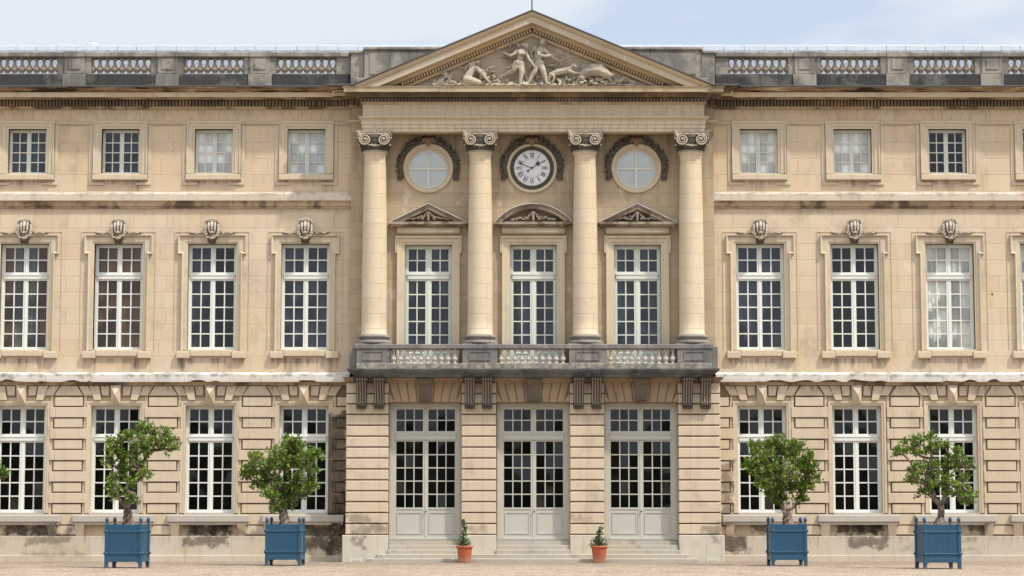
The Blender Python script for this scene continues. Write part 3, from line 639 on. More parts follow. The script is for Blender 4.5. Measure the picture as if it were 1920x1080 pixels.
# ---- columns
def columns():
    # shaft
    zb,zt=PZ(627,YC-RC),PZ(283,YC-RC); H=zt-zb
    m=MB(); prof=[]
    for i in range(13):
        t=i/12; r=.465-.065*max(0,(t-.3)/.7)**1.5; prof.append((r,H*t))
    m.lathe([(.50,-.02),(.50,.03),(.47,.07)]+prof[1:-1]+[(.40,H-.12),(.405,H-.1),(.45,H-.05),(.45,H-.01),(.40,H)],0,0,0,40); shaft=m.mesh('shaft','shaft')
    hb=PZ(625,YC-.5)-PZ(645.5,YC-.5)
    m=MB(); m.lathe([(.52,hb),(.53,hb*.97),(.58,hb*.93),(.60,hb*.83),(.585,hb*.72),(.53,hb*.68),(.52,hb*.55),(.56,hb*.46),(.63,hb*.42),(.67,hb*.32),(.67,hb*.24),(.63,hb*.16)],0,0,0,40)
    m.box(-.665,.665,-.6,.44,-.05,hb*.16,.012); base=m.mesh('column_base','balrail')
    # capital: local origin at top of the shaft
    h=PZ(247.6,YE)-zt+.02
    m=MB(); m.lathe([(.42,0),(.47,.03),(.46,.07),(.43,.1),(.45,.25),(.52,.36),(.54,h*.7),(.50,h*.82)],0,0,0,32)
    for i in range(22):
        a=PI+PI*i/21; m.ball((.5*math.cos(a),.5*math.sin(a),.14+.04*(i%2)),(.05,.05,.11),6,5)
    for sx in (-1,1):
        m.ball((sx*.47,-.42,.36),(.14,.17,.2),10,8); m.ball((sx*.50,-.02,.36),(.1,.40,.18),10,8); m.tube([(sx*.60,-.45,.55),(sx*.58,-.36,.38),(sx*.46,-.3,.14)],[.06,.065,.04],7)
    capbell=m.mesh('capital_bell','capdark')
    m=MB()
    # abacus with concave sides and clipped corners
    n=12; pts=[]
    w=.66
    for q in range(4):
        a=q*PI/2
        for i in range(n+1):
            t=-1+2*i/n; x=t*(w-.03); y=-(w-.16*(1-t*t)+(.04 if abs(t)>.95 else 0)); c,s_=math.cos(a),math.sin(a); pts.append((x*c-y*s_,x*s_+y*c))
    k=len(pts)
    for (z0,z1,sc) in ((h-.13,h-.05,.93),(h-.05,h,1.0)):
        vs=[(x*sc,y*sc,z0) for x,y in pts]+[(x*(sc+.03),y*(sc+.03),z1) for x,y in pts]
        m.add(vs,[tuple(range(k-1,-1,-1)),tuple(range(k,2*k))]+[(i,(i+1)%k,(i+1)%k+k,i+k) for i in range(k)])
    for sx in (-1,1):      # volutes
        cx,cz=sx*.345,h*.55; R0=.205; P=[];rr=[]
        for i in range(64):
            t=i/63; a=t*2*PI*2.5; r=R0*(1-t)**.85+.012
            P.append((cx-sx*r*math.cos(a+PI*.5+PI/2*0),-.60-.04*t,cz+r*math.sin(a+PI/2))); rr.append(.038*(1-.55*t))
        m.tube(P,rr,6); m.ball((cx,-.645,cz),.04,8,6)
        m.tube([(cx-sx*0.02,-.58,cz+R0+.0),(sx*.12,-.56,cz+R0+.015),(0,-.55,cz+R0+.01)],[.034,.03,.028],6)
        m.lathe([(.001,0),(.13,0.0)],0,0) if False else None
        for b in range(5): m.ball((cx+sx*(.17+.015*b),-.52+.02*b,cz+.16-.085*b),(.035,.04,.045),6,5)
        m.ball((sx*.55,-.56,h-.17),(.11,.07,.05),7,5); m.ball((sx*.6,-.52,h-.27),(.05,.07,.06),7,5)
    for i in range(6): m.ball((-.1+.04*i,-.54,h*.56+.13),(.018,.03,.035),6,5)
    for i in range(15):   # garland
        t=i/14*2-1; m.ball((t*.2,-.53-.03*(1-t*t),h*.28-.02*(1-abs(t))+random.uniform(-.012,.012)),(.034,.03,.032),6,5)
    for i in range(8):
        a=i*PI/4; m.ball((.055*math.cos(a),-.60,h-.085+.055*math.sin(a)),(.028,.03,.028),6,5)
    m.lathe([(.445,.0),(.475,.015),(.475,.045),(.445,.06)],0,0,-.0,32)
    cap=m.mesh('capital_volutes','capital')
    m=MB(); 
    for sx in (-1,1):
        m.lathe([(.001,0),(.165,0)],0,0,0,20); 
    for i,p in enumerate((701,900,1098,1298)):
        x=PX(p,470,YC-RC); c=put('column',shaft,palace,(x,YC,zb)); put('column_base',base,c,(0,0,-hb+.0)); put('capital_bell',capbell,c,(0,0,H)); put('capital',cap,c,(0,0,H))
# ---- portico wall with oculi and windows
OC=[PX(p,315,YP) for p in (803,997.5,1193)]; OZ=PZ(315.5,YP); FC=[PX(p,560,YP) for p in (803,1000,1195.5)]
def roundplate(m,cx,cz,half,r,y0,y1,seg=48):
    sq=[]; ci=[]
    for i in range(seg):
        a=2*PI*(i+.5)/seg; c,s_=math.cos(a),math.sin(a); k=half/max(abs(c),abs(s_)); sq.append((cx+c*k,cz+s_*k)); ci.append((cx+c*r,cz+s_*r))
    cor=[]
    vs=[(x,y0,z) for x,z in sq]+[(x,y0,z) for x,z in ci]+[(x,y1,z) for x,z in ci]
    m.add(vs,[(i,(i+1)%seg,(i+1)%seg+seg,i+seg) for i in range(seg)]+[(i+seg,(i+1)%seg+seg,(i+1)%seg+2*seg,i+2*seg) for i in range(seg)])
    for sx,sz in ((1,1),(-1,1),(-1,-1),(1,-1)):    # corner triangles
        a=2*PI; q=[p for p in sq]; q.sort(key=lambda p:(p[0]-cx-sx*half)**2+(p[1]-cz-sz*half)**2); p0,p1=q[0],q[1]
        m.add([(cx+sx*half,y0,cz+sz*half),(p0[0],y0,p0[1]),(p1[0],y0,p1[1])],[(0,1,2)])
def circle(cx,cz,r,n=56): return [(cx+r*math.cos(2*PI*i/n),cz+r*math.sin(2*PI*i/n)) for i in range(n)]
def garland_mesh():
    m=MB(); rr=random.Random(3)
    for i in range(330):
        a=R(rr.uniform(-18,198)); t=abs(a-PI/2)/R(108)
        e_=rr.random(); rad=.98+e_*(.2*(1.15-.35*t)); L=rr.uniform(.06,.12); 
        tilt=a+(PI/2*(1 if a>PI/2 else -1))*(1-.55*e_)+rr.uniform(-.4,.4)
        M=Matrix.Rotation(-tilt,3,'Y')@Matrix.Rotation(rr.uniform(-.5,.5),3,'Z')
        m.ball((rad*math.cos(a),-rr.uniform(.03,.16),rad*math.sin(a)),(L,.03,.034),6,5,M)
    for sx in (-1,1):
        for k in range(16): m.ball((sx*(.98+rr.uniform(-.02,.15)),-rr.uniform(.02,.1),-.2-rr.uniform(0,.22)),(.035,.03,.07),6,5)
    return m.mesh('garland','garland')
def maskornament():
    m=MB(); m.ball((0,-.12,0),(.15,.1,.13),10,8)
    for s_ in (-1,1): m.ball((s_*.13,-.12,.07),(.09,.06,.07),8,6); m.ball((s_*.2,-.1,.0),(.05,.04,.08),7,5); m.ball((s_*.05,-.2,.02),.025)
    m.ball((0,-.2,-.04),(.04,.04,.06),8,6); m.ball((0,-.12,-.13),(.07,.06,.09),8,6)
    return m.mesh('carved_mask','console2')
MAT['console2']=stone('brown_mask_stone',(.17,.105,.055),(.15,.1,.05),row=0,seed=77,grime=.5,gcol=(.06,.045,.03))
def portico_wall():
    z0,z1=PZ(700,YP),PZ(180,YP)
    fw=88*M1; fb=PZ(694,YP); 
    ho=48*M1
    hs=[(x-ho,x+ho,OZ-ho,OZ+ho) for x in OC]+[(x-fw/2,x+fw/2,fb,PZ(459,YP)) for x in FC]
    m=MB(); holes_wall(m,pa,pb,z0,z1,YP,.2,hs)
    for x in OC: roundplate(m,x,OZ,ho,40*M1,YP,YP+.3)
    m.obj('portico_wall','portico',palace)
    # architrave strip of the pavilion either side and pedestal return
    for a,b in ((pa,PX(679,228,YP)),(PX(1321,228,YP),pb)):
        s_=MB(); s_.sweep([(a-.02,YP+.25),(a-.02,YP),(b,YP)] if a<0 else [(a,YP),(b+.02,YP),(b+.02,YP+.25)],[(.02,PZ(231,YP)),(-.05,PZ(230,YP-.05)),(-.12,PZ(228,YP-.1)),(-.12,PZ(225.5,YP-.1)),(.02,PZ(225,YP))],'XY'); s_.obj('architrave_moulding','trim',palace)
    g=garland_mesh(); mk=maskornament()
    for i,x in enumerate(OC):
        r0=40*M1
        m=MB(); 
        m.sweep(circle(x,OZ,47.5*M1),[(0,YP),(0,YP-.05),(.03,YP-.1),(.08,YP-.1),(.1,YP-.06),(.13,YP-.05),(.14,YP+.1)] if i==1 else [(0,YP+.0),(0,YP-.05),(.03,YP-.09),(.08,YP-.09),(.1,YP-.05),(.13,YP-.05),(.15,YP-.0),(.16,YP+.03),(.2,YP+.04),(.22,YP+.12)],'XZ',True)
        fr=m.obj('oculus_surround','trim',palace)
        put('garland',g,fr,(x,YP,OZ)); 
        put('carved_mask',mk,fr,(x,YP-.06,OZ+1.02*.99))
        if i!=1:
            yw=YP+.13
            m=MB(); m.sweep(circle(x,OZ,38*M1),[(-.06,yw+.06),(-.06,yw-.01),(0,yw-.01),(.075,yw),(.075,yw+.06)],'XZ',True)
            m.box(x-.045,x+.045,yw+.01,yw+.06,OZ-34*M1,OZ+34*M1); m.box(x-34*M1,x+34*M1,yw+.012,yw+.058,OZ-.04,OZ+.045)
            w=m.obj('round_window','white_shade',palace); w['label']='round window with white blind under a dark leaf garland'
            p=MB(); p.add([(a,yw+.035,b) for a,b in circle(x,OZ,35*M1)],[tuple(range(56))]); p.obj('pane','glass',w)
            p=MB(); p.add([(a,yw+.06,b) for a,b in circle(x,OZ,37.5*M1)],[tuple(range(56))]); p.obj('blind','blind',w)
# ---- windows
def window_mesh(w,h,trans,rows_top,rows_low,cpl,out=.085,mun=.045,cen=.11,transh=.2,panel=0.0,seed=1,leaf=.055):
    """w,h opening; trans = height of the bottom of the transom bar; returns frame mesh, pane mesh"""
    m=MB(); G=[]; rr=random.Random(seed)
    m.box(-w/2,-w/2+out,0,.12,0,h); m.box(w/2-out,w/2,0,.12,0,h); m.box(-w/2+out,w/2-out,0,.12,h-out*1.1,h); m.box(-w/2+out,w/2-out,-.015,.12,0,out*.8,.01)
    parts=[(out*.8,trans if trans else h-out*1.1,rows_low,panel)]
    if trans:
        m.box(-w/2+out,w/2-out,-.03,.12,trans,trans+transh,.015); m.box(-w/2+out,w/2-out,-.05,.0,trans+transh-.05,trans+transh-.01)
        parts.append((trans+transh,h-out*1.1,rows_top,0))
    for z0,z1,rows,pan in parts:
        for sx in (-1,1):
            g=MB(); G.append(g); a,b=(-w/2+out,-cen/2) if sx<0 else (cen/2,w/2-out)
            y0,y1=.02,.09
            m.box(a,a+leaf,y0,y1,z0,z1); m.box(b-leaf,b,y0,y1,z0,z1); m.box(a+leaf,b-leaf,y0,y1,z1-leaf,z1); m.box(a+leaf,b-leaf,y0,y1,z0,z0+leaf*1.4)
            zz0=z0+leaf*1.4
            if pan:
                m.box(a+leaf,b-leaf,y0+.02,y1,zz0,zz0+pan); 
                m.sweep([(a+leaf+.04,zz0+.05),(b-leaf-.04,zz0+.05),(b-leaf-.04,zz0+pan-.1),(a+leaf+.04,zz0+pan-.1)],[(0,y0+.02),(.0,y0-.002),(.035,y0-.002),(.04,y0+.02)],'XZ',True)
                m.box(a+leaf,b-leaf,y0,y1,zz0+pan,zz0+pan+.07); zz0+=pan+.07
            A,B,Z0,Z1=a+leaf,b-leaf,zz0,z1-leaf
            for c in range(1,cpl):
                x=A+(B-A)*c/cpl; m.box(x-mun/2,x+mun/2,y0+.01,y1-.02,Z0,Z1)
            for r in range(1,rows):
                z=Z0+(Z1-Z0)*r/rows
                for c in range(cpl):
                    xa=A+(B-A)*c/cpl+(mun/2 if c else 0); xb=A+(B-A)*(c+1)/cpl-(mun/2 if c<cpl-1 else 0); m.box(xa,xb,y0+.012,y1-.02,z-mun/2,z+mun/2)
            for c in range(cpl):
                for r in range(rows):
                    xa,xb=A+(B-A)*c/cpl,A+(B-A)*(c+1)/cpl; za,zb=Z0+(Z1-Z0)*r/rows,Z0+(Z1-Z0)*(r+1)/rows
                    sg_=.002 if leaf<.045 else .009; t1,t2=rr.gauss(0,sg_),rr.gauss(0,sg_); y=y0+.04; dx,dz=(xb-xa)/2,(zb-za)/2
                    g.add([(xa,y-dx*t1-dz*t2,za),(xb,y+dx*t1-dz*t2,za),(xb,y+dx*t1+dz*t2,zb),(xa,y-dx*t1+dz*t2,zb)],[(0,1,2,3)])
        m.box(-cen/2,cen/2,.005,.1,z0,z1,.02)
    return m,G
def glaze(G,w):
    for g in G: g.obj('panes','glass',w)
def cloth(w,h,mat,folds=0.02,n=40,x0=None,x1=None,name='curtain'):
    m=MB(); x0=-w/2 if x0 is None else x0; x1=w/2 if x1 is None else x1; vs=[]
    for j in range(5):
        for i in range(n+1):
            t=i/n; vs.append((x0+(x1-x0)*t,folds*math.sin(t*n*.9+j*.3)+folds*.6*math.sin(t*17+2*j),h*j/4))
    m.add(vs,[(j*(n+1)+i,j*(n+1)+i+1,(j+1)*(n+1)+i+1,(j+1)*(n+1)+i) for j in range(4) for i in range(n)],True)
    return m.mesh(name,mat)
def interior(kind,w,h,parent,y=.22):
    L={'blind':('blind',[(None,None,'blind',.004)]),'drape':('curtain',[(None,None,'drape',.03)]),'dusk':('curtain',[(None,None,'dusk',.03)]),'duskblue':('curtain',[(None,None,'duskblue',.02)]),
       'brown':('shutter',[(None,None,'shutter',.0)]),'browndrape':('shutter',[(-w/2,-w*.27,'shutter',0),(w*.25,w/2,'shutter',0),(-w*.24,-w*.03,'greydrape',.03),(w*.03,w*.2,'greydrape',.03)]),
       'halfdusk':('curtain',[(-w/2,.05,'dusk',.02)]),'dark':(None,[])}[kind]
    for a,b,mt,f in L[1]:
        nm={'shutter':'shutter','blind':'blind'}.get(mt,'curtain'); put(nm,cloth(w,h,mt,f,x0=a,x1=b,name=nm),parent,(0,(.135 if kind=='blind' else .17),0))
def surround_first(c):
    """moulded surround with ears, sill feet and the carved keystone (coordinates about the opening centre)"""
    m=MB(); s=M1; hw=WF/2; z=lambda p:PZ(p)
    zt=z(457); zb=z(656)
    inner=[(hw,zb),(hw,zt),(-hw,zt),(-hw,zb)]
    m.sweep(inner,[(0,.25),(0,-.02),(-.07,-.03),(-.075,-.055),(-.20,-.06),(-.205,0)],'XZ')
    ze=z(476)
    # ears: outer raised moulding, stepping out at the head
    o1=hw+.21; o2=hw+.36
    m.box(-o2+.05,-o1+.01,-.055,.0,ze+.03,z(447)); m.box(o1-.01,o2-.05,-.055,.0,ze+.03,z(447)); m.box(-o2+.05,o2-.05,-.0555,0,z(447)-.0,z(445)+.0)
    path=[(o1,z(663)),(o1,ze),(o2,ze),(o2,z(441)),(-o2,z(441)),(-o2,ze),(-o1,ze),(-o1,z(663))]
    m.sweep(path,[(.07,-.05),(.05,-.10),(.015,-.13),(0,-.13),(-.01,-.11),(-.01,0)],'XZ')
    # sill and feet
    zs=z(657.5)
    for sx in (-1,1):
        a=sx*(hw-.12); b=sx*(hw+.38); m.box(min(a,b),max(a,b),-.16,0,z(672,),z(660),.02); m.box(min(a,b)+.03,max(a,b)-.03,-.1,0,z(660),zs)
    m.box(-hw+.12,hw-.12,-.11,0.0,z(668),zs,.015); m.box(-hw+.0,hw-.0,-.05,.25,zs-.03,zb+.01)
    return m
def outer_panel(m,hw,zt,zb,open_bottom=True,y=-.022,o=.5,w=.03):
    m.sweep([(hw+o,zb),(hw+o,zt),(-hw-o,zt),(-hw-o,zb)],[(w,0),(w,y),(0,y),(0,.0)],'XZ')
def keystone_mesh():
    m=MB(); rr=random.Random(8)
    def Zp(p): return PZ(p,-.2)
    zc=Zp(430)
    m.k=1; m.ball((0,-.10,zc),(.2,.12,.27),10,8); m.box(-.2,.2,-.1,0,zc-.25,zc+.25); m.ball((0,-.16,zc-.3),(.17,.1,.16),8,7); m.k=0
    m.tube([(0,-.22,zc+.27),(0,-.30,zc+.12),(0,-.27,zc-.02)],[.062,.058,.04],8); m.ball((0,-.30,zc-.0),(.035,.04,.05),7,5)
    for s_ in (-1,1):
        m.tube([(s_*.115,-.2,zc+.27),(s_*.125,-.27,zc+.12),(s_*.105,-.26,zc-.06),(s_*.06,-.24,zc-.14)],[.046,.048,.036,.028],7)
        m.tube([(s_*.21,-.15,zc+.26),(s_*.235,-.19,zc+.1),(s_*.22,-.19,zc-.08),(s_*.17,-.22,zc-.2)],[.04,.045,.04,.04],7); m.ball((s_*.235,-.17,zc+.26),(.06,.06,.05)); m.ball((s_*.25,-.12,zc-.02),(.04,.06,.1),7,6)
    for i in range(9):
        t=(i-4)/4; m.ball((t*.23,-.2-.06*(1-t*t),zc+.33+.05*(1-t*t)),(.026,.05,.055),6,5); 
    m.k=1; m.box(-.22,.22,-.24,-.05,zc+.275,zc+.305); m.k=0
    m.ball((0,-.3,zc-.13),(.1,.05,.035),8,6); m.ball((0,-.31,zc-.09),(.045,.04,.03),7,5)
    for i in range(11):  # swag of fruit
        t=(i-5)/5
        for q in range(2): m.ball((t*.27+rr.uniform(-.02,.02),-.28+.06*t*t-.02*q,zc-.36+.22*t*t+rr.uniform(-.03,.03)),(rr.uniform(.025,.042),.045,rr.uniform(.022,.04)),6,5)
    for s_ in (-1,1):    # side garlands: leaf bunches over a dark ground
        for i in range(8):
            t=i/7; cx=s_*(.32+.5*t); cz=zc-.10-.05*math.sin(t*3); m.k=1; m.ball((cx,-.05,cz-.02),(.06,.04,.06*(1-.3*t)),6,5); m.k=0
            for q in range(3): m.ball((cx+rr.uniform(-.035,.035),-.12-.03*rr.random(),cz+rr.uniform(-.035,.04)),(rr.uniform(.02,.042),.035,rr.uniform(.016,.03)),6,5)
    k=m.mesh('carved_keystone',['carved','carvdark'])
    m=MB()
    z0,z1=PZ(456,-.1),PZ(441,-.2)
    m.prism([(-.13,z0),(.13,z0),(.2,z1),(-.2,z1)],-.2,-.02,.03)
    for i in range(4): m.tube([(-.09+.06*i,-.2,z0+.03),(-.12+.08*i,-.21,z1)],.022,6)
    return k,m.mesh('keystone_foot','garland')
def windows():
    s=M1
    # first floor
    hF=PZ(457)-PZ(656); trz=PZ(523,.25)-PZ(656,.25)
    frames=[]
    fmesh,g=window_mesh(WF,hF,trz,2,5,2,out=.07,mun=.045,cen=.08,seed=3,leaf=.05); fm=fmesh.mesh('window','white'); gm=None
    sm=surround_first(0); outer_panel(sm,WF/2,PZ(434),PZ(655)); smesh=sm.mesh('window_surround','trim')
    key,foot=keystone_mesh()
    kinds=['dark','browndrape','brown','halfdusk','duskblue','duskblue','dusk2','drape','drape']
    lab={'browndrape':'tall window with brown shutters and grey drapes inside','brown':'tall window closed by brown wooden shutters','drape':'tall window with pale drapes drawn','duskblue':'tall window with a dark blue blind','halfdusk':'tall window with a violet blind over its left leaf','dark':'tall dark window','dusk2':'tall window, nearly black inside'}
    for i,x in enumerate(XW):
        w=put('window',fm,palace,(x,.26,PZ(656)),label=lab[kinds[i]]); glaze(window_mesh(WF,hF,trz,2,5,2,out=.07,mun=.045,cen=.08,seed=i,leaf=.05)[1],w)
        interior({'dusk2':'dark'}.get(kinds[i],kinds[i]),WF,hF,w,.12)
        sr=put('window_surround',smesh,palace,(x,0,0)); put('carved_keystone',key,sr); put('keystone_foot',foot,sr)
    # upper floor
    hU=PZ(242)-PZ(326)
    um,ug=window_mesh(WU,hU,0,0,4,2,out=.055,mun=.035,cen=.075,seed=5,leaf=.04); um=um.mesh('window','white_shade')
    m=MB(); hw=WU/2; zt,zb=PZ(242),PZ(326)
    m.sweep([(hw,zb),(hw,zt),(-hw,zt),(-hw,zb)],[(0,.25),(0,-.02),(-.09,-.03),(-.095,-.06),(-.24,-.065),(-.25,-.105),(-.30,-.11),(-.31,0)],'XZ')
    m.box(-hw-.31,hw+.31,-.16,0,PZ(338),PZ(328),.02); m.box(-hw,hw,-.08,.25,PZ(328),zb+.01)
    m.box(-hw-.33,-hw-.27,-.06,-.0,PZ(240),PZ(232)) if False else None
    for sx in (-1,1):
        a,b=sx*(hw+.45),sx*(hw+.33); m.box(min(a,b),max(a,b),-.035,0,PZ(346.5),PZ(234.5)); a2,b2=sx*(hw+.45),sx*(hw-.12); m.box(min(a2,b2),max(a2,b2),-.05,0,PZ(347),PZ(342.5),.01)
    um_s=m.mesh('window_surround','trim')
    ku=['dark','dark2','dark2','blind','blind','blind','blind','dark','dark']
    for i,x in enumerate(XW):
        w=put('window',um,palace,(x,.26,zb),label={'dark':'small upper window, dark inside','dark2':'small upper window with a grey blind','blind':'small upper window with a white blind'}[ku[i]])
        glaze(window_mesh(WU,hU,0,0,4,2,out=.055,mun=.035,cen=.075,seed=20+i,leaf=.04)[1],w)
        interior({'dark2':'duskblue'}.get(ku[i],ku[i]),WU,hU,w,.12); put('window_surround',um_s,palace,(x,0,0))
    # ground floor
    hG=PZ(760)-PZ(962); trg=PZ(827,.25)-PZ(962,.25)
    gm_,gg=window_mesh(WG,hG,trg,2,5,2,out=.075,mun=.045,cen=.1,transh=.2,seed=5,leaf=.05); gm_=gm_.mesh('window','white')
    m=MB(); m.box(-76*s,76*s,-.22,.0,PZ(979),PZ(965.5),.025); m.box(-76*s+.03,76*s-.03,-.16,.0,PZ(984),PZ(979)); m.box(-WG/2,WG/2,-.1,.32,PZ(965.5),PZ(962)+.01); sill=m.mesh('window_sill','silli')
    for i,x in enumerate(XW):
        w=put('window',gm_,palace,(x,.30,PZ(962)),label='ground floor window of white painted panes, dark inside'); glaze(window_mesh(WG,hG,trg,2,5,2,out=.075,cen=.1,seed=40+i,leaf=.05)[1],w)
        put('window_sill',sill,w,(0,-.30,-PZ(962)))
        if i in (2,4): interior('dark',WG,hG,w,.15)
    # portico windows
    fw=88*M1; zb=PZ(694,YP); hP=PZ(459,YP)-zb; trp=PZ(524,YP+.2)-zb
    for i,x in enumerate(FC):
        a,b=window_mesh(fw,hP,trp,2,5,2,out=.08,mun=.045,cen=.12,transh=.22,panel=PZ(648,YP)-zb-.3,seed=60+i)
        w=a.obj('balcony_window','white_shade2',palace,(x,YP+.22,zb)); glaze(b,w); interior('duskblue',fw,hP,w,.12)
        portico_surround(x,i)
MAT['silli']=stone('grey_sill_stone',(.43,.38,.32),(.4,.35,.28),row=0,seed=66,grime=.5,gcol=(.2,.19,.17))
MAT['white_shade2']=plain('pale_green_window_paint',(.60,.62,.54),.5)
def portico_surround(x,i):
    fw=88*M1; hw=fw/2; z=lambda p,o=0:PZ(p,YP-o); s=M1
    m=MB(); zt,zb=z(459),z(696)
    m.sweep([(x+hw,zb),(x+hw,zt),(x-hw,zt),(x-hw,zb)],[(0,YP+.22),(0,YP-.03),(-.09,YP-.04),(-.095,YP-.07),(-.22,YP-.075),(-.24,YP-.12),(-.29,YP-.125),(-.30,YP)],'XZ')
    ze=z(475)
    for sx in (-1,1):
        a,b=x+sx*(hw+.30),x+sx*(hw+.37); m.box(min(a,b),max(a,b),YP-.12,YP,ze,z(443),.015)
    m.box(x-hw-.37,x+hw+.37,YP-.135,YP,z(446),z(442.5),.01)
    # pulvinated frieze
    m.tube([(x-hw-.3,YP-.07,z(433)),(x+hw+.3,YP-.07,z(433))],.15,10)
    m.box(x-hw-.3,x+hw+.3,YP-.1,YP,z(429),z(424))
    sr=m.obj('window_surround','trim',palace)
    # little pediment
    W2=73*s; y0=YP-.42
    p=MB()
    p.sweep([(x-W2+.3,YP),(x-W2+.3,YP-.12),(x+W2-.3,YP-.12),(x+W2-.3,YP)],[(.1,z(425)),(-.04,z(425,.1)),(-.1,z(421,.2)),(-.12,z(420.5,.25)),(-.28,z(420,.4)),(-.29,z(417,.4)),(-.3,z(415.4,.4)),(.1,z(414.5,.4))],'XY',caps=False)
    if i!=1: path=[(x+W2+.02,z(416,.42)),(x,z(380.5,.42)),(x-W2-.02,z(416,.42))]
    else:
        zc0=z(416,.42); zc1=z(380.5,.42); H=zc1-zc0; Rr=((W2)**2+H*H)/(2*H); cz=zc1-Rr; a0=math.asin(W2/Rr)
        path=[(x+Rr*math.sin(a0*(1-2*t/28)),cz+Rr*math.cos(a0*(1-2*t/28))) for t in range(29)]
    p.k=1; p.sweep(path,[(0,YP),(0,YP-.42),(.028,YP-.42)],'XZ'); p.k=2; p.sweep(path,[(.028,YP-.41),(.04,YP-.38),(.075,YP-.36)],'XZ'); p.k=0; p.sweep(path,[(.075,YP-.36),(.10,YP-.34)],'XZ'); p.k=2; p.sweep(path,[(.10,YP-.33),(.13,YP-.31)],'XZ')  # pale top fillet paints the lit edge; dark strips line the mouldings beneath
    p.k=0; p.sweep(path,[(.13,YP-.32),(.19,YP-.31),(.195,YP-.2),(.21,YP-.18),(.22,YP-.1),(.24,YP)],'XZ')
    p.obj('window_pediment',['pedtrim','balpale','carvdark'],sr)
    t=MB(); base=z(414.8,.1)
    t.prism([(x-W2+.1,base)]+[(a,b-.1) for a,b in path[::-1]][0 if i!=1 else 1:None if i!=1 else -1]+[(x+W2-.1,base)],YP-.04,YP+.0); t.obj('tympanum','capdark',sr)
    o=MB(); rr=random.Random(i); yb=YP-.16; zz=z(414,.16)
    o.ball((x,yb,zz+.2),(.065,.08,.12),8,6); o.ball((x,yb-.02,zz+.3),(.1,.06,.07),8,6); o.ball((x,yb-.04,zz+.07),(.04,.06,.09),8,6)
    for sx in (-1,1):
        for k in range(16):
            tt=k/15; o.ball((x+sx*(.14+.66*tt),yb-rr.uniform(0,.06),zz+.05+.14*(1-tt)*rr.random()+rr.uniform(-.01,.03)),(rr.uniform(.03,.06),.04,rr.uniform(.025,.045)),6,5)
        o.tube([(x+sx*.06,yb,zz+.3),(x+sx*.16,yb,zz+.2),(x+sx*.2,yb,zz+.06),(x+sx*.3,yb,zz+.05)],[.03,.035,.035,.02],6)
    o.obj('carved_ornament','capital',sr)
MAT['pedtrim']=stone('window_pediment_stone',(.42,.335,.24),(.33,.25,.165),row=0,seed=81,grime=.8,gcol=(.09,.065,.045),gth=(.44,.56))
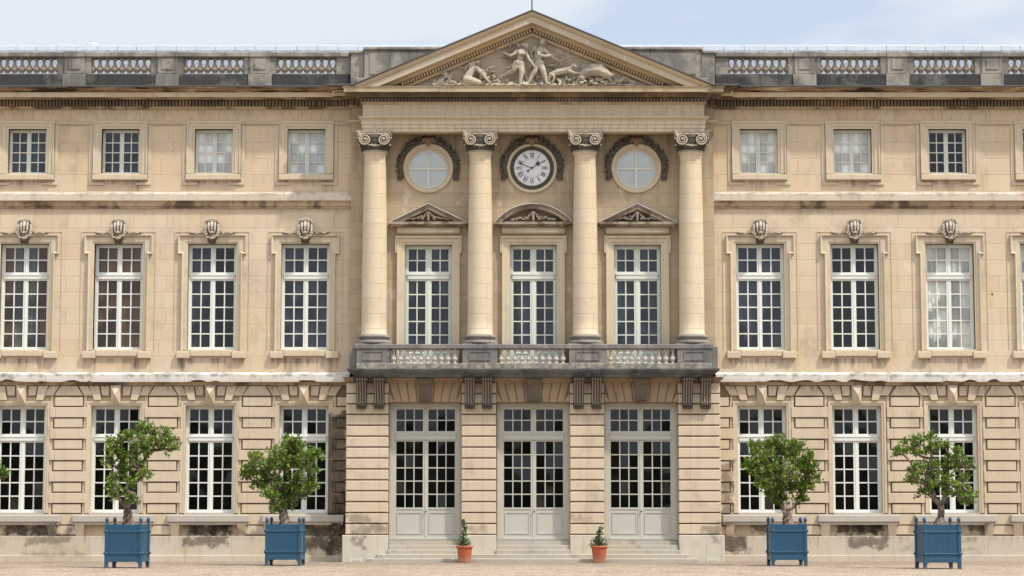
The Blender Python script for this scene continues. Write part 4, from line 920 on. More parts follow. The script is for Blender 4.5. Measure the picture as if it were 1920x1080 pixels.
# ---- ground floor of the portico, doors, balcony
DC=[PX(p,880,YG) for p in (797,1000.5,1202.5)]; DW=[137,138,139]
PIERS=[(648,728),(865,930.5),(1068.5,1133),(1272,1352)]
def door_front():
    zb=PZ(1003,YG); ztop=PZ(756,YG)
    Y=YG
    ys=[757]+[777+20.5*i for i in range(12)]
    for i,(a,b) in enumerate(PIERS):
        m=MB(); g=MB(); pl=MB()
        xa,xb=PX(a,880,Y),PX(b,880,Y)
        g.box(xa+.05,xb-.05,Y+.08,YP+.3,0,PZ(707,Y))
        g.box(xa+.05,xb-.05,Y+.05,YP+.3,0,.01) if False else None
        for j in range(12):
            z1,z0=PZ(ys[j],Y),PZ(ys[j+1],Y); m.box(xa+.01,xb-.01,Y,YP+.28,z0+.024,z1-.024,.02)
        for (q1,q0) in ((757,738),(738,717)): m.box(xa+.01,xb-.01,Y,YP+.28,PZ(q0 if False else q1,Y)+.02,PZ(q0,Y)-.02,.018)
        ea=.1 if i in (0,) else 0; eb=.1 if i==3 else 0
        pl.box(xa-ea,xb+eb,Y-.10,YP+.2,-.2,zb-.005,.02)
        pr=m.obj('entrance_pier','pier',palace); g.obj('pier_core','groove',pr); pl.obj('pier_plinth','pierplinth',pr)
    # lintels with voussoirs
    for i,c in enumerate(DC):
        m=MB(); g=MB(); a,b=PX(PIERS[i][1],880,Y),PX(PIERS[i+1][0],880,Y); zl,zt=PZ(755,Y),PZ(715,Y)
        g.box(a-.02,b+.02,Y+.045,YP+.3,zl+.0,PZ(706,Y))
        n=8; 
        bx=[a+.02+(b-a-.04)*k/n for k in range(n+1)]; s=M1
        for k in range(n):
            def tx(q): return c+(q-c)*1.0+ (q-c)*(-.14)
            if k in (3,4): pass
            p=[(bx[k]+.02,zl+.015),(bx[k+1]-.02,zl+.015),(tx(bx[k+1])-.02,zt),(tx(bx[k])+.02,zt)]
            # fan outwards towards the top
            p=[(c+(q[0]-c)*(.86 if j<2 else 1.06),q[1]) for j,q in enumerate([(bx[k]+.012,zl+.015),(bx[k+1]-.012,zl+.015),(bx[k+1]-.014,zt),(bx[k]+.014,zt)])]
            p=[(min(max(q[0],a+.01),b-.01),q[1]) for q in p]
            m.prism(p,Y+.0,Y+.05,.012)
        for sx in (-1,1):
            e=a if sx<0 else b; m.prism([(e,zl+.02),(e-sx*.22,zl+.02),(e-sx*.02,zl+.36)],Y-.02,Y+.04)
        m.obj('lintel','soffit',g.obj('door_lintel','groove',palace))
    # moulding under the slab
    x0,x1=ga+.05,gb-.05; z=lambda p,o=0:PZ(p,YG-o)
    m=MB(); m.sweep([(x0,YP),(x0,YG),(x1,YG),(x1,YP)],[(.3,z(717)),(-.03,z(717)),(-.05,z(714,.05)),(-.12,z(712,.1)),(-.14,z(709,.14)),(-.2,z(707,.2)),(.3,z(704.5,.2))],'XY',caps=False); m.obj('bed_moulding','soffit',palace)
    # consoles
    cm=MB(); zt=PZ(707,YG-.5); zb2=PZ(763,YG-.15); h=zt-zb2; wd=.19
    prof=[(-.10,0),(-.2,.03),(-.22,.12),(-.17,.2),(-.19,.4),(-.3,h*.65),(-.45,h*.82),(-.52,h*.9),(-.52,h)]
    def console(mb,wd,prof,h,fl):
        poly=[(p[0],p[1]) for p in prof]+[(0,h),(0,0)]
        n=len(poly); vs=[(-wd,y,z_) for y,z_ in poly]+[(wd,y,z_) for y,z_ in poly]
        mb.add(vs,[tuple(range(n)),tuple(range(2*n-1,n-1,-1))]+[(i,(i+1)%n,(i+1)%n+n,i+n) for i in range(n)])
        mb.k=1
        for k in range(fl):
            x=-wd+wd*2*(k+.5)/fl
            mb.tube([(x,p[0]-.008,p[1]) for p in prof[2:]],.024,6); 
        mb.k=0
        mb.box(-wd-.04,wd+.04,prof[-1][0]-.05,0,h-.02,h+.03) 
        for k in range(fl): mb.ball((-wd+wd*2*(k+.5)/fl,-.15,-.02),(.045,.05,.07),7,5)
        mb.box(-wd-.07,wd+.07,prof[-1][0]-.02,-.0,h-.16,h-.02,.03)
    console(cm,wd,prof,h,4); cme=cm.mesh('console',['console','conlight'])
    balc=balcony()
    for p in (678.5,711.5,881,913.5,1084.5,1118,1288.5,1322.5): put('console',cme,balc,(PX(p,735,YG),YG,zb2))
    km=MB(); h3=PZ(708,YG-.2)-PZ(753,YG-.2); console(km,.23,[(-.06,0),(-.1,.05),(-.16,h3*.7),(-.28,h3*.85),(-.3,h3)],h3,5); kme=km.mesh('keystone_console',['conmid','conlight'])
    for c in DC: put('keystone_console',kme,balc,(c,YG,PZ(753,YG-.2)))
    # doors
    yd=YG+.42; zf=PZ(1012.5,yd); 
    for i,c in enumerate(DC):
        w=(PIERS[i+1][0]-PIERS[i][1])*M1*.985; hh=PZ(757,yd)-zf+.0
        # stone/wood outer jamb
        j=MB(); j.sweep([(c+w/2-.1,zf),(c+w/2-.1,zf+hh-.03),(c-w/2+.1,zf+hh-.03),(c-w/2+.1,zf)],[(0,yd+.15),(0,yd-.02),(-.04,yd-.05),(-.09,yd-.05),(-.10,yd+.02),(-.2,yd+.02),(-.2,yd+.15)],'XZ')
        ww=w-.2; tr=PZ(825,yd)-zf
        a,b=window_mesh(ww,hh-.03,tr,2,5,3,out=.115,mun=.04,cen=.09,transh=.25,panel=PZ(953,yd)-zf-.21,seed=80+i,leaf=.055)
        d=a.obj('door','grey',palace,(c,yd,zf)); glaze(b,d)
        j.obj('door_frame','jamb',d,(-c,-yd,-zf))
        k=MB(); k.ball((.02,-.03,1.05),(.03,.03,.03)); k.tube([(.02,-.03,1.05),(.02,.01,1.05)],.012); k.obj('door_handle','iron',d)
        # masonry reveal steps inside the opening
        s_=MB(); sa,sb=PX(PIERS[i][1],1020,YG),PX(PIERS[i+1][0],1020,YG)
        s_.box(sa,sb,YG+.25,YP+.2,-.1,PZ(1013.5,YG+.25),.015); s_.box(sa,sb,YG-.02,YG+.25,-.1,PZ(1022,YG-.02),.015); s_.box(sa,sb,YG-.35,YG-.02,-.1,PZ(1031,YG-.35),.015)
        s_.obj('door_steps','steps',palace)
    s_=MB(); s_.box(PX(705,1040,-1.9),PX(1293,1040,-1.9),YG-.72,YG-.1,-.1,PZ(1039,YG-.72),.02); s_.obj('long_step','steps',palace); s_=MB()
    s_.box(PX(687,1050,-2.2),PX(1309,1050,-2.2),YG-1.08,YG-.1,-.1,PZ(1047.5,YG-1.08),.02); s_.obj('long_step','steps',palace)
MAT['jamb']=plain('beige_door_frame_paint',(.40,.345,.26),.55,6,.2)
MAT['conmid']=stone('brown_console_stone',(.075,.052,.034),(.06,.042,.028),row=0,seed=90,grime=.5,gcol=(.06,.045,.03))
def balusterm(h,r,mat,name='baluster'):
    m=MB(); P=[(.62,0),(.62,.06),(.5,.08),(.42,.12),(.55,.17),(.85,.24),(1,.33),(.9,.43),(.62,.53),(.40,.66),(.34,.78),(.40,.86),(.55,.88),(.55,.92),(.7,.94),(.7,1.0)]
    m.lathe([(a*r,b*h) for a,b in P],0,0,0,14); return m.mesh(name,mat)
def balcony():
    Yf=YG-.12; z=lambda p,y:PZ(p,y)
    x0,x1=PX(650.5,695,YG-.75),PX(1349.5,695,YG-.75)
    m=MB(); zt=z(690.5,YG-.75); 
    path=[(x0+.75,YP),(x0+.75,YG),(x1-.75,YG),(x1-.75,YP)]
    m.sweep(path,[(.4,zt-.33),(-.4,z(707,YG-.5)),(-.5,z(706.5,YG-.5)),(-.52,z(703,YG-.52)),(-.62,z(699,YG-.6)),(-.68,z(697.5,YG-.68)),(-.75,z(693.5,YG-.75)),(-.76,zt-.01),(-.75,zt),(.4,zt+.0)],'XY',caps=False)
    m.box(x0+.8,x1-.8,YG+.0,YP,zt-.3,zt+.0)
    sl_=m.obj('balcony','slab',palace)
    # side block of the wing string course in front
    m=MB()
    zl=z(681,Yf); yb=Yf-.06
    runs=[(730,861),(932,1064),(1137,1270)]
    peds=[(668,730.5),(867,932.5),(1067,1137),(1270,1334)]
    m.box(PX(668,685,Yf),PX(1334,685,Yf),Yf-.12,Yf+.42,zt,zl,.02)
    m.obj('balcony_plinth','lichen',sl_)
    zr0,zr1=z(656,Yf),z(645.5,Yf)
    r=MB(); r.box(PX(664,650,Yf),PX(1338,650,Yf),Yf-.08,Yf+.40,zr0+.03,zr1,.025); r.obj('balcony_rail','balrail',sl_)
    for a,b in peds:
        pm=MB(); xa,xb=PX(a,668,Yf),PX(b,668,Yf); pm.box(xa,xb,Yf-.04,YC+.5,zl+.002,zr0+.028,.012)
        c=(xa+xb)/2; hw=(xb-xa)/2*.62
        pm.sweep([(c-hw,zl+.1),(c+hw,zl+.1),(c+hw,zr0-.05),(c-hw,zr0-.05)],[(0,Yf-.04),(0,Yf-.065),(.03,Yf-.065),(.035,Yf-.04)],'XZ',True); pm.obj('balcony_pedestal','balrail',sl_)
    for sx in (-1,1): # return balustrade pedestals beside the wall
        pm=MB(); xa=(PX(655,668,-.8) if sx<0 else PX(1334,668,-.8)); pm.box(xa,xa+.24,YP-.5,YP+.02,zl-.15,zr1-.05,.01); pm.obj('return_pedestal','balrail',sl_)
    bm_=balusterm(zr0+.03-zl,.115,'balpale')
    for a,b in runs:
        for k in range(10):
            x=PX(a+8+(b-a-16)*k/9,668,Yf); put('baluster',bm_,sl_,(x,Yf+.14,zl))
    return sl_
# ---- roof parapet
def parapet():
    y0=.06; z=lambda p:PZ(p,y0); s=M1
    ztop=PZ(160,-.94)-.1
    sides=[((XL,PX(656,130,y0)),[(-178,-66),(-3,109),(171,284),(345,458),(518,631)]),((PX(1341,130,y0),XR),[(1365,1478),(1538,1651),(1713,1828),(1890,2004)])]
    bmz=balusterm(z(108)-z(138.5),.145,'baluster')
    for (xa,xb),runs in sides:
        m=MB(); m.box(xa,xb,y0-.06,y0+.5,ztop-.3,z(139),.02); root=m.obj('parapet','parapetdark',palace)
        m=MB(); m.box(xa,xb,y0-.09,y0+.5,z(107.5),z(98),.03); m.obj('parapet_rail','parapet',root)
        edges=[xa]+[PX(v,120,y0) for r in runs for v in r]+[xb]
        for i in range(0,len(edges),2):
            a,b=edges[i],edges[i+1]
            if b-a<.05: continue
            pm=MB(); pm.box(a,b,y0,y0+.42,z(138.9),z(107.6))
            if b-a>.9 and b-a<1.6:
                c=(a+b)/2; hw=19*s; pm.box(c-hw,c+hw,y0-.07,y0,z(138.9),z(107.6)+.0,.015); pm.box(c-hw-.02,c+hw+.02,y0-.12,y0-.09,z(107.5)-.0,z(97.5),.01); 
                pm.box(c-11*s,c+11*s,y0-.1,y0-.07,z(131),z(112),.01); pm.box(c-22*s,c+22*s,y0-.1,y0-.06,ztop-.2,z(139.5),.01)
            pm.obj('parapet_pedestal','parapet',root)
        for a,b in runs:
            for k in range(9):
                x=PX(a+1+(b-a-2)*k/8,122,y0); put('baluster',bmz,root,(x,y0+.2,z(138.8)))
    # pavilion attic blocks
    for sx in (-1,1):
        m=MB(); P=lambda d,py,Y:PX(999+sx*d,py,Y)
        def bx(d0,d1,py0,y0_,y1_):
            a,b=P(d0,110,y0_),P(d1,110,y0_); m.box(min(a,b),max(a,b),y0_,y1_,ztop-.3,PZ(py0,y0_),.015)
        bx(60,316,91,-.28,.5); bx(60,319,88.4,-.36,.5) if False else None
        a,b=P(60,110,-.34),P(318.5,110,-.34); m.box(min(a,b),max(a,b),-.36,.5,PZ(93.5,-.34),PZ(88,-.34),.02)
        bx(316.5,341,97,-.12,.45); a,b=P(318.6,110,-.16),P(343.5,110,-.16); m.box(min(a,b),max(a,b),-.18,.5,PZ(100,-.16),PZ(95,-.16),.02)
        a,b=P(200,110,-.28),P(306,110,-.28); m.box(min(a,b),max(a,b),-.31,-.28,PZ(140,-.28),PZ(99,-.28),.01)
        a,b=P(60,110,-.28),P(330,110,-.28); m.box(min(a,b),max(a,b),-.42,.4,ztop-.25,PZ(146,-.4),.02); m.obj('attic_wall','parapet',palace)
def roof():
    z=PZ; m=MB()
    ya,yb=1.0,4.6; za=PZ(150,ya); zb=PZ(91.5,yb)
    m.add([(XL,ya,za-.6),(XR,ya,za-.6),(XR,yb,zb),(XL,yb,zb),(XL,12,zb-1),(XR,12,zb-1)],[(0,1,2,3),(3,2,5,4)]); 
    rf=m.obj('roof','roof',palace)
    m=MB(); x=XL; rr=random.Random(2)
    while x<XR:
        w=rr.uniform(.75,.85); t=PZ(86.3,yb)+rr.uniform(-.012,.012); m.box(x,x+w-.015,yb-.12,yb+.1,zb-.12,t,.01); x+=w
    m.obj('ridge_flashing','zinc',rf)
    m=MB(); x=XL
    while x<XR: m.ball((x,yb,PZ(85.2,yb)),.022,5,4); x+=.21
    m.tube([(XL,yb,PZ(84.6,yb)),(XR,yb,PZ(84.6,yb))],.008,4); m.obj('ridge_wire','zinc',rf)
    m=MB(); x=PX(173.5,82,8); zz=PZ(85.5,8); m.lathe([(.29,-.1),(.28,0),(.2,.07),(.09,.12),(0.01,.13)],x,8,zz,14,smooth=False); m.tube([(x-.12,8,zz+.07),(x-.08,8,zz+.17),(x+.08,8,zz+.17),(x+.12,8,zz+.06)],.012,5); m.obj('roof_light','lead',rf)
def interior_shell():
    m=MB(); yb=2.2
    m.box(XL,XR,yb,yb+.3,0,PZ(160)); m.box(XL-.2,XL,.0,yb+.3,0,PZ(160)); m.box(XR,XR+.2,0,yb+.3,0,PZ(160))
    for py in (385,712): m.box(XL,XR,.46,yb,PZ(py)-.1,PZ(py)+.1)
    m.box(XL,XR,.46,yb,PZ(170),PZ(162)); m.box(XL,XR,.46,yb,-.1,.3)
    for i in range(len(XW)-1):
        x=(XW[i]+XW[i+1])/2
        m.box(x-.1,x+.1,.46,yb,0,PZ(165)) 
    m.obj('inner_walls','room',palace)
    # side walls of the projecting ground floor block
    s=MB()
    for a,b in ((ga+.06,ga+.4),(gb-.4,gb-.06)): s.box(a,b,YG+.4,.1,0,PZ(707,YG))
    s.box(ga+.4,gb-.4,YP,.46,PZ(712),PZ(706)) ; s.obj('block_return','groove',palace)
wings(); cornice(); portico_entablature(); columns(); corner_caps(); portico_wall(); windows(); door_front(); parapet(); roof(); interior_shell()
# ------------------------------------------------------------------ clock
def clock():
    x=OC[1]; y=YP-.03; t=thing('clock','round white clock with black roman numerals in the middle bay of the portico','clock',(x,y,OZ))
    k=M1
    rim=MB(); rim.sweep(circle(0,0,41*k),[(-.02,.12),(-.02,-.01),(0,-.03),(.03,-.02),(.15,-.03),(.17,.02)],'XZ',True); rim.obj('rim','clockrim',t)
    f=MB(); f.lathe([(0.01,0),(33.6*k,0)],0,0) if False else None
    f.prism(circle(0,0,33.6*k),-.035,.05); f.obj('dial','dial',t)
    n=MB()
    def bar(x0,z0,x1,z1,w): 
        dx,dz=x1-x0,z1-z0; L=math.hypot(dx,dz); nx,nz=-dz/L*w/2,dx/L*w/2
        n.prism([(x0+nx,z0+nz),(x0-nx,z0-nz),(x1-nx,z1-nz),(x1+nx,z1+nz)],-.042,-.036)
    num=['XII','I','II','III','IIII','V','VI','VII','VIII','IX','X','XI']
    for h in range(12):
        a=R(90-30*h); u=Vector((math.cos(a),math.sin(a))); v=Vector((math.sin(a),-math.cos(a)))
        r0,r1=20.5*k,28.5*k; rm=(r0+r1)/2
        wd={'I':2.0,'V':4.6,'X':4.4}; tot=sum(wd[c] for c in num[h]); pos=-tot/2
        for c in num[h]:
            m_=pos+wd[c]/2; pos+=wd[c]
            def P(s_,r): q=u*r+v*(s_*k); return q.x,q.y
            if c=='I': bar(*P(m_,r0),*P(m_,r1),.022)
            if c=='V': bar(*P(m_,r0),*P(m_-1.6,r1),.024); bar(*P(m_,r0),*P(m_+1.6,r1),.013)
            if c=='X': bar(*P(m_+1.5,r0),*P(m_-1.5,r1),.024); bar(*P(m_-1.5,r0),*P(m_+1.5,r1),.013)
        def P(s_,r): q=u*r+v*(s_*k); return q.x,q.y
        for rr_ in (r0,r1): bar(*P(-tot/2+.3,rr_),*P(tot/2-.3,rr_),.008)
    for i in range(60):
        a=2*PI*i/60; r=31.3*k; d=.5*k*(2.0 if i%5==0 else 1); c,s_=math.cos(a)*r,math.sin(a)*r; n.prism([(c-d,s_),(c,s_-d),(c+d,s_),(c,s_+d)],-.042,-.036)
    for r,w in ((18.2,.4),):
        n.sweep(circle(0,0,r*k),[(0,-.036),(0,-.041),(w*k,-.041),(w*k,-.036)],'XZ',True)
    n.obj('numerals','iron',t)
    def hand(name,ang,L,tail,spade,sl_):
        h=MB(); a=R(90-ang); u=Vector((math.cos(a),math.sin(a))); v=Vector((-math.sin(a),math.cos(a)))
        P=lambda r,s_:tuple(u*(r*k)+v*(s_*k))
        h.prism([P(-tail,-.5),P(L*.7,-.45),P(L*.7,.45),P(-tail,.5)],-.075,-.062)
        if spade: h.prism([P(L*.52,-.5),P(L*.62,-3.2),P(L*.72,-4),P(L*.84,-3.2),P(L,0),P(L*.84,3.2),P(L*.72,4),P(L*.62,3.2),P(L*.52,.5)],-.078,-.06); h.prism([P(-tail-1.5,-1.6),P(-tail+2.5,-1.6),P(-tail+2.5,1.6),P(-tail-1.5,1.6)],-.078,-.063)
        else: h.prism([P(L*.66,-.5),P(L*.7,-1.8),P(L,0),P(L*.7,1.8),P(L*.66,.5)],-.088,-.07)
        h.ball((0,-.07,0),(.04,.02,.04)); h.obj(name,'iron',t)
    hand('hour_hand',54,18.5,10,True,0); hand('minute_hand',291,30,0,False,1)
MAT['clockrim']=plain('dark_green_clock_rim_paint',(.022,.021,.012),.5,20,.5,(.07,.06,.018))
MAT['dial']=plain('white_enamel_dial',(.66,.66,.66),.4,40,.15)
clock()
# ------------------------------------------------------------------ ground
def ground():
    t=NT('sandy_cobble_ground'); 
    v=t.n('ShaderNodeTexVoronoi'); v.feature='F1'; v.inputs['Scale'].default_value=6.0; t.l(t.mapv((1,.85,1)),v.inputs['Vector'])
    cs=t.n('ShaderNodeSeparateColor'); t.l(v.outputs['Color'],cs.inputs[0])
    col=t.mix(cs.outputs[0],(.46,.36,.26),(.33,.255,.19)); col=t.mix(t.step(cs.outputs[1],.6,1,0,.5),col,(.36,.36,.36))
    e=t.n('ShaderNodeTexVoronoi'); e.feature='DISTANCE_TO_EDGE'; e.inputs['Scale'].default_value=6.0; t.l(t.mapv((1,.85,1)),e.inputs['Vector'])
    n=t.noise(.35,6,.6); n2=t.noise(2.2,8,.7)
    sand=t.mix(t.step(n2,.35,.7),(.46,.365,.275),(.36,.285,.21))
    sep=t.n('ShaderNodeSeparateXYZ'); t.l(t.tc,sep.inputs[0])
    near=t.step(sep.outputs[1],-8.5,-11.5,0,1)
    f=t.math('ADD',t.step(n,.5,.7,0,.35),t.math('MULTIPLY',near,.4),clamp=True)
    joint=t.step(e.outputs['Distance'],.02,.07,1,0)
    col=t.mix(t.math('MULTIPLY',joint,.8),col,(.27,.2,.14)); col=t.mix(f,col,sand)
    col=t.mix(t.step(n,.3,.5,.25,0),col,(.28,.22,.17))
    lg=t.noise(1,6,.7,t.mapv((.55,.16,1))); col=t.mix(t.step(lg,.5,.62,0,.5),col,(.27,.21,.155)); wallside=t.step(sep.outputs[1],-7.5,-5.0,0,.45); col=t.mix(wallside,col,(.25,.185,.14))
    l2=t.noise(1,6,.75,t.mapv((2.6,.5,1))); col=t.mix(t.step(l2,.52,.66,0,.55),col,(.24,.18,.13)); col=t.mix(t.step(l2,.32,.45,.4,0),col,(.58,.47,.36))
    ht=t.math('ADD',t.step(e.outputs['Distance'],0,.12,0,1),t.math('MULTIPLY',n2,.5))
    mat=t.fin(col,.9,t.bump(ht,.9,.06),Specular_IOR_Level=.2)
    m=MB(); m.add([(-600,-400,0),(600,-400,0),(600,600,0),(-600,600,0)],[(0,1,2,3)]); o=m.obj('courtyard_ground',mat); o['kind']='structure'
ground()
# ------------------------------------------------------------------ tubs and trees
def bluem():
    t=NT('blue_tub_paint'); n=t.noise(3,6,.6); s_=t.noise(1,5,.6,t.mapv((9,9,.8)))
    col=t.mix(t.step(n,.35,.7,0,.5),(.010,.062,.118),(.018,.078,.132)); col=t.mix(t.step(s_,.55,.8,0,.4),col,(.011,.042,.075))
    w_=t.noise(7,8,.75); col=t.mix(t.step(w_,.63,.68,0,.6),col,(.16,.19,.2)); sz=t.n('ShaderNodeSeparateXYZ'); t.l(t.tc,sz.inputs[0]); col=t.mix(t.math('MULTIPLY',t.step(sz.outputs[2],.0,.35,.75,0),t.step(w_,.4,.6)),col,(.12,.10,.08)); return t.fin(col,.42,t.bump(n,.1,.01))
MAT['blue']=bluem(); MAT['hinge']=plain('dark_blue_iron',(.018,.06,.11),.5); MAT['soil']=plain('dark_soil',(.05,.035,.025),.95,20,.4)
TW=1.20
def tub_meshes():
    w=TW/2; r={}
    body=MB()
    for q in range(4):
        M=Matrix.Rotation(q*PI/2,3,'Z'); n=11
        for i in range(n):
            a=-w+.09+(2*w-.18)*i/n; b=-w+.09+(2*w-.18)*(i+1)/n; o=len(body.v); body.box(a+.001,b-.001,-w+.03,-w+.07,.24,1.39,.004)
            for k in range(o,len(body.v)): body.v[k]=tuple(M@Vector(body.v[k]))
    body.box(-w+.05,w-.05,-w+.05,w-.05,.28,.31); r['body']=body.mesh('panel','blue')
    def side(q,fn,mb):
        M=Matrix.Rotation(q*PI/2,3,'Z'); o=len(mb.v); fn(mb)
        for k in range(o,len(mb.v)): mb.v[k]=tuple(M@Vector(mb.v[k]))
    for key,z0,z1,zk in (('bar_hi',1.13,1.20,1.165),('bar_lo',.44,.50,.47)):
        def f(mb):
            mb.box(-w+.09,w-.09,-w+.008,-w+.034,z0,z1,.01)
            for sx in (-1,1): mb.ball((sx*(w-.045),-w-.02,zk),(.045,.035,.05),8,6)
        b_=MB(); [side(q,f,b_) for q in range(4)]; r[key]=b_.mesh('crossbar','blue')
    def f(mb):
        mb.box(-w+.09,w-.09,-w+.005,-w+.032,.20,.34,.008)
        for sx in (-1,1):
            for i in range(3): mb.prism([(sx*(w-.09),.21),(sx*(w-.09-.13*(1-i*.3)),.21),(sx*(w-.09),.21-.04*(i+1))],-w+.001+.002*i,-w+.03)
    b_=MB(); [side(q,f,b_) for q in range(4)]; r['apron']=b_.mesh('skirt_board','blue')
    p=MB(); p.box(-.055,.055,-.055,.055,0,1.41,.012); r['post']=p.mesh('post','blue')
    f=MB(); f.lathe([(.035,0),(.03,.03),(.022,.05),(.045,.075),(.062,.12),(.06,.16),(.04,.2),(.015,.225),(.001,.23)],0,0,0,14); r['finial']=f.mesh('finial','blue')
    s_=MB(); s_.box(-w+.08,w-.08,-w+.08,w-.08,.9,1.33); r['soil']=s_.mesh('soil','soil')
    return r
TM=tub_meshes()
def tub(px,py,label,rz):
    Y=GY(py); x=PX(px,py,Y); t=thing('planter_tub',label,'planter',(x,Y+TW/2,0),rz,'blue wooden tubs in front of the palace')
    put('panel',TM['body'],t); put('crossbar',TM['bar_hi'],t); put('crossbar',TM['bar_lo'],t); put('skirt_board',TM['apron'],t); put('soil',TM['soil'],t)
    for sx in (-1,1):
        for sy in (-1,1):
            q=put('post',TM['post'],t,(sx*(TW/2-.05),sy*(TW/2-.05),0)); put('finial',TM['finial'],q,(0,0,1.405))
    return t
def leafm():
    t=NT('glossy_green_leaves'); oi=t.n('ShaderNodeNewGeometry').outputs['Random Per Island']; n=t.noise(1.6,4,.6)
    rp=t.n('ShaderNodeValToRGB'); e=rp.color_ramp.elements; e[0].position=0; e[0].color=(.035,.085,.012,1); e[1].position=1; e[1].color=(.36,.33,.06,1)
    q=e.new(.45); q.color=(.09,.165,.018,1); q=e.new(.78); q.color=(.21,.28,.04,1)
    t.l(t.math('ADD',t.math('MULTIPLY',oi,.8),t.math('MULTIPLY',t.math('SUBTRACT',n,.42),.7)),rp.inputs[0])
    t.fin(rp.outputs[0],.42,None,Specular_IOR_Level=.35)
    tr=t.n('ShaderNodeBsdfTranslucent'); t.l(t.mix(.35,rp.outputs[0],(.25,.35,.03)),tr.inputs[0]); mx=t.n('ShaderNodeMixShader'); mx.inputs[0].default_value=.22
    t.l(t.b.outputs[0],mx.inputs[1]); t.l(tr.outputs[0],mx.inputs[2]); t.l(mx.outputs[0],t.out.inputs[0]); return t.m
MAT['leaf']=leafm()
def barkm():
    t=NT('twisted_bark'); n=t.noise(6,8,.7,t.mapv((1,1,.35))); col=t.mix(t.step(n,.35,.65),(.075,.05,.038),(.26,.19,.145)); return t.fin(col,.9,t.bump(n,.7,.03))
MAT['bark']=barkm()
def leaf_faces(mb,p,d,L,rr,Wd=.34):
    d=d.normalized(); s_=d.cross(Vector((rr.gauss(0,1),rr.gauss(0,1),rr.gauss(0,1)+.8))); 
    if s_.length<1e-4: return
    s_=s_.normalized()*L*Wd; n=d.cross(s_).normalized()*L*.08
    mb.add([p,p+d*L*.45+s_+n,p+d*L,p+d*L*.45-s_+n],[(0,1,2,3)],False)
def tree(px,py,blobs,ox,oy,sc,label,seed,dens=1.0,trunk_top=None,stems=1,lean=0):
    rr=random.Random(seed); Y=GY(py)+TW/2; x0=PX(px,py,Y); base=Vector((x0,Y,1.2))
    def Q(u,v,dy): Yp=Y+dy; return Vector((PX(ox+u/sc,oy+v/sc,Yp),Yp,PZ(oy+v/sc,Yp)))
    t=thing('potted_tree',label,'tree',tuple(base),0,'trees in the blue tubs'); inv=-base
    # skeleton: greedy tree from the trunk to the leaf clumps
    kk=(DIST+Y)/F/sc
    nodes=[]; tt=Q(*trunk_top,0)
    nodes.append((base.copy(),-1)); nodes.append((base.lerp(tt,.5)+Vector((rr.uniform(-.04,.04),0,0)),0)); nodes.append((tt,1))
    tips=[]
    for u,v,r in blobs: tips.append((Q(u,v,rr.uniform(-.35,.35) if r<50 else rr.uniform(-.45,.45)),r*kk))
    order=sorted(tips,key=lambda q:(q[0]-tt).length); tipidx=[]
    for p,r in order:
        best=min(range(2,len(nodes)),key=lambda i:(nodes[i][0]-p).length+.35*(nodes[i][0]-tt).length)
        a=nodes[best][0]; mid=a.lerp(p,.5)+Vector((rr.gauss(0,.06),rr.gauss(0,.06),-.03+rr.gauss(0,.04)))
        nodes.append((mid,best)); nodes.append((p,len(nodes)-1)); tipidx.append(len(nodes)-1)
    cnt=[0]*len(nodes)
    for i in tipidx:
        j=i
        while j>=0: cnt[j]+=1; j=nodes[j][1]
    br=MB(); rad=lambda c:.011+.0165*math.sqrt(c)
    for i,(p,pa_) in enumerate(nodes):
        if pa_<0 or i<=2: continue
        a=nodes[pa_][0]; seg=[a+inv,(a.lerp(p,.5)+Vector((rr.gauss(0,.015),rr.gauss(0,.015),rr.gauss(0,.015))))+inv,p+inv]
        br.tube(seg,[min(rad(cnt[pa_]),rad(cnt[i])*1.35),rad(cnt[i])*1.1,rad(cnt[i])],6)
    # twigs
    lf=MB()
    for p,r in tips:
        nt_=int((13+r*66)*dens)
        for k in range(nt_):
            d=Vector((rr.gauss(0,1),rr.gauss(0,1),rr.gauss(0,1))).normalized(); rad_=r*(rr.random()**.55)*.95; d.z=d.z*.9+.05
            q=p+d*rad_; tw=(d*.8+Vector((rr.gauss(0,.35),rr.gauss(0,.35),rr.uniform(.2,1.0)))).normalized(); L=rr.uniform(.12,.28)
            if k%2==0: br.tube([p.lerp(q,.1)+inv,q+inv,q+tw*L*.8+inv],[.008,.005,.003],3)
            side=tw.orthogonal().normalized(); up=tw.cross(side)
            n=int(L/.022); 
            for l in range(n):
                a=l*2.4; o_=(side*math.cos(a)+up*math.sin(a)); leaf_faces(lf,q+tw*(L*l/n)+inv,(tw*.75+o_*.9+Vector((rr.gauss(0,.2),rr.gauss(0,.2),rr.gauss(0,.2)))),rr.choice((.06,.09,.12,.15))*(1.1-.35*l/n),rr,.3)
    tk=MB(); h=(tt-base).length
    for s_ in range(4):   # plaited trunk
        P=[];Rd=[]
        for i in range(15):
            q=i/14; c=base.lerp(tt,q); a=s_*PI/2+q*5.2; w_=.105*(1.25-.5*q)*(1+.35*math.exp(-q*9)); P.append(c+Vector((w_*math.cos(a),w_*math.sin(a),0))+inv+Vector((0,0,-.05 if i==0 else 0))); Rd.append(.088*(1.1-.35*q)+rr.uniform(-.006,.006))
        tk.tube(P,Rd,8)
    tk.obj('trunk','bark',t); br.obj('branches','bark',t); lf.obj('crown','leaf',t)
B1=[(330,80,38),(300,110,30),(210,150,36),(170,165,30),(110,190,42),(100,240,42),(95,320,40),(140,260,42),(180,300,36),(250,320,44),(250,250,34),(320,170,50),(310,230,44),(380,120,38),(445,125,36),(490,170,40),(460,225,42),(400,185,44),(350,250,38),(540,215,20),(330,400,36),(290,350,40),(200,500,62),(150,540,52),(110,490,38),(230,560,46),(240,440,54),(120,430,24),(170,380,30)]
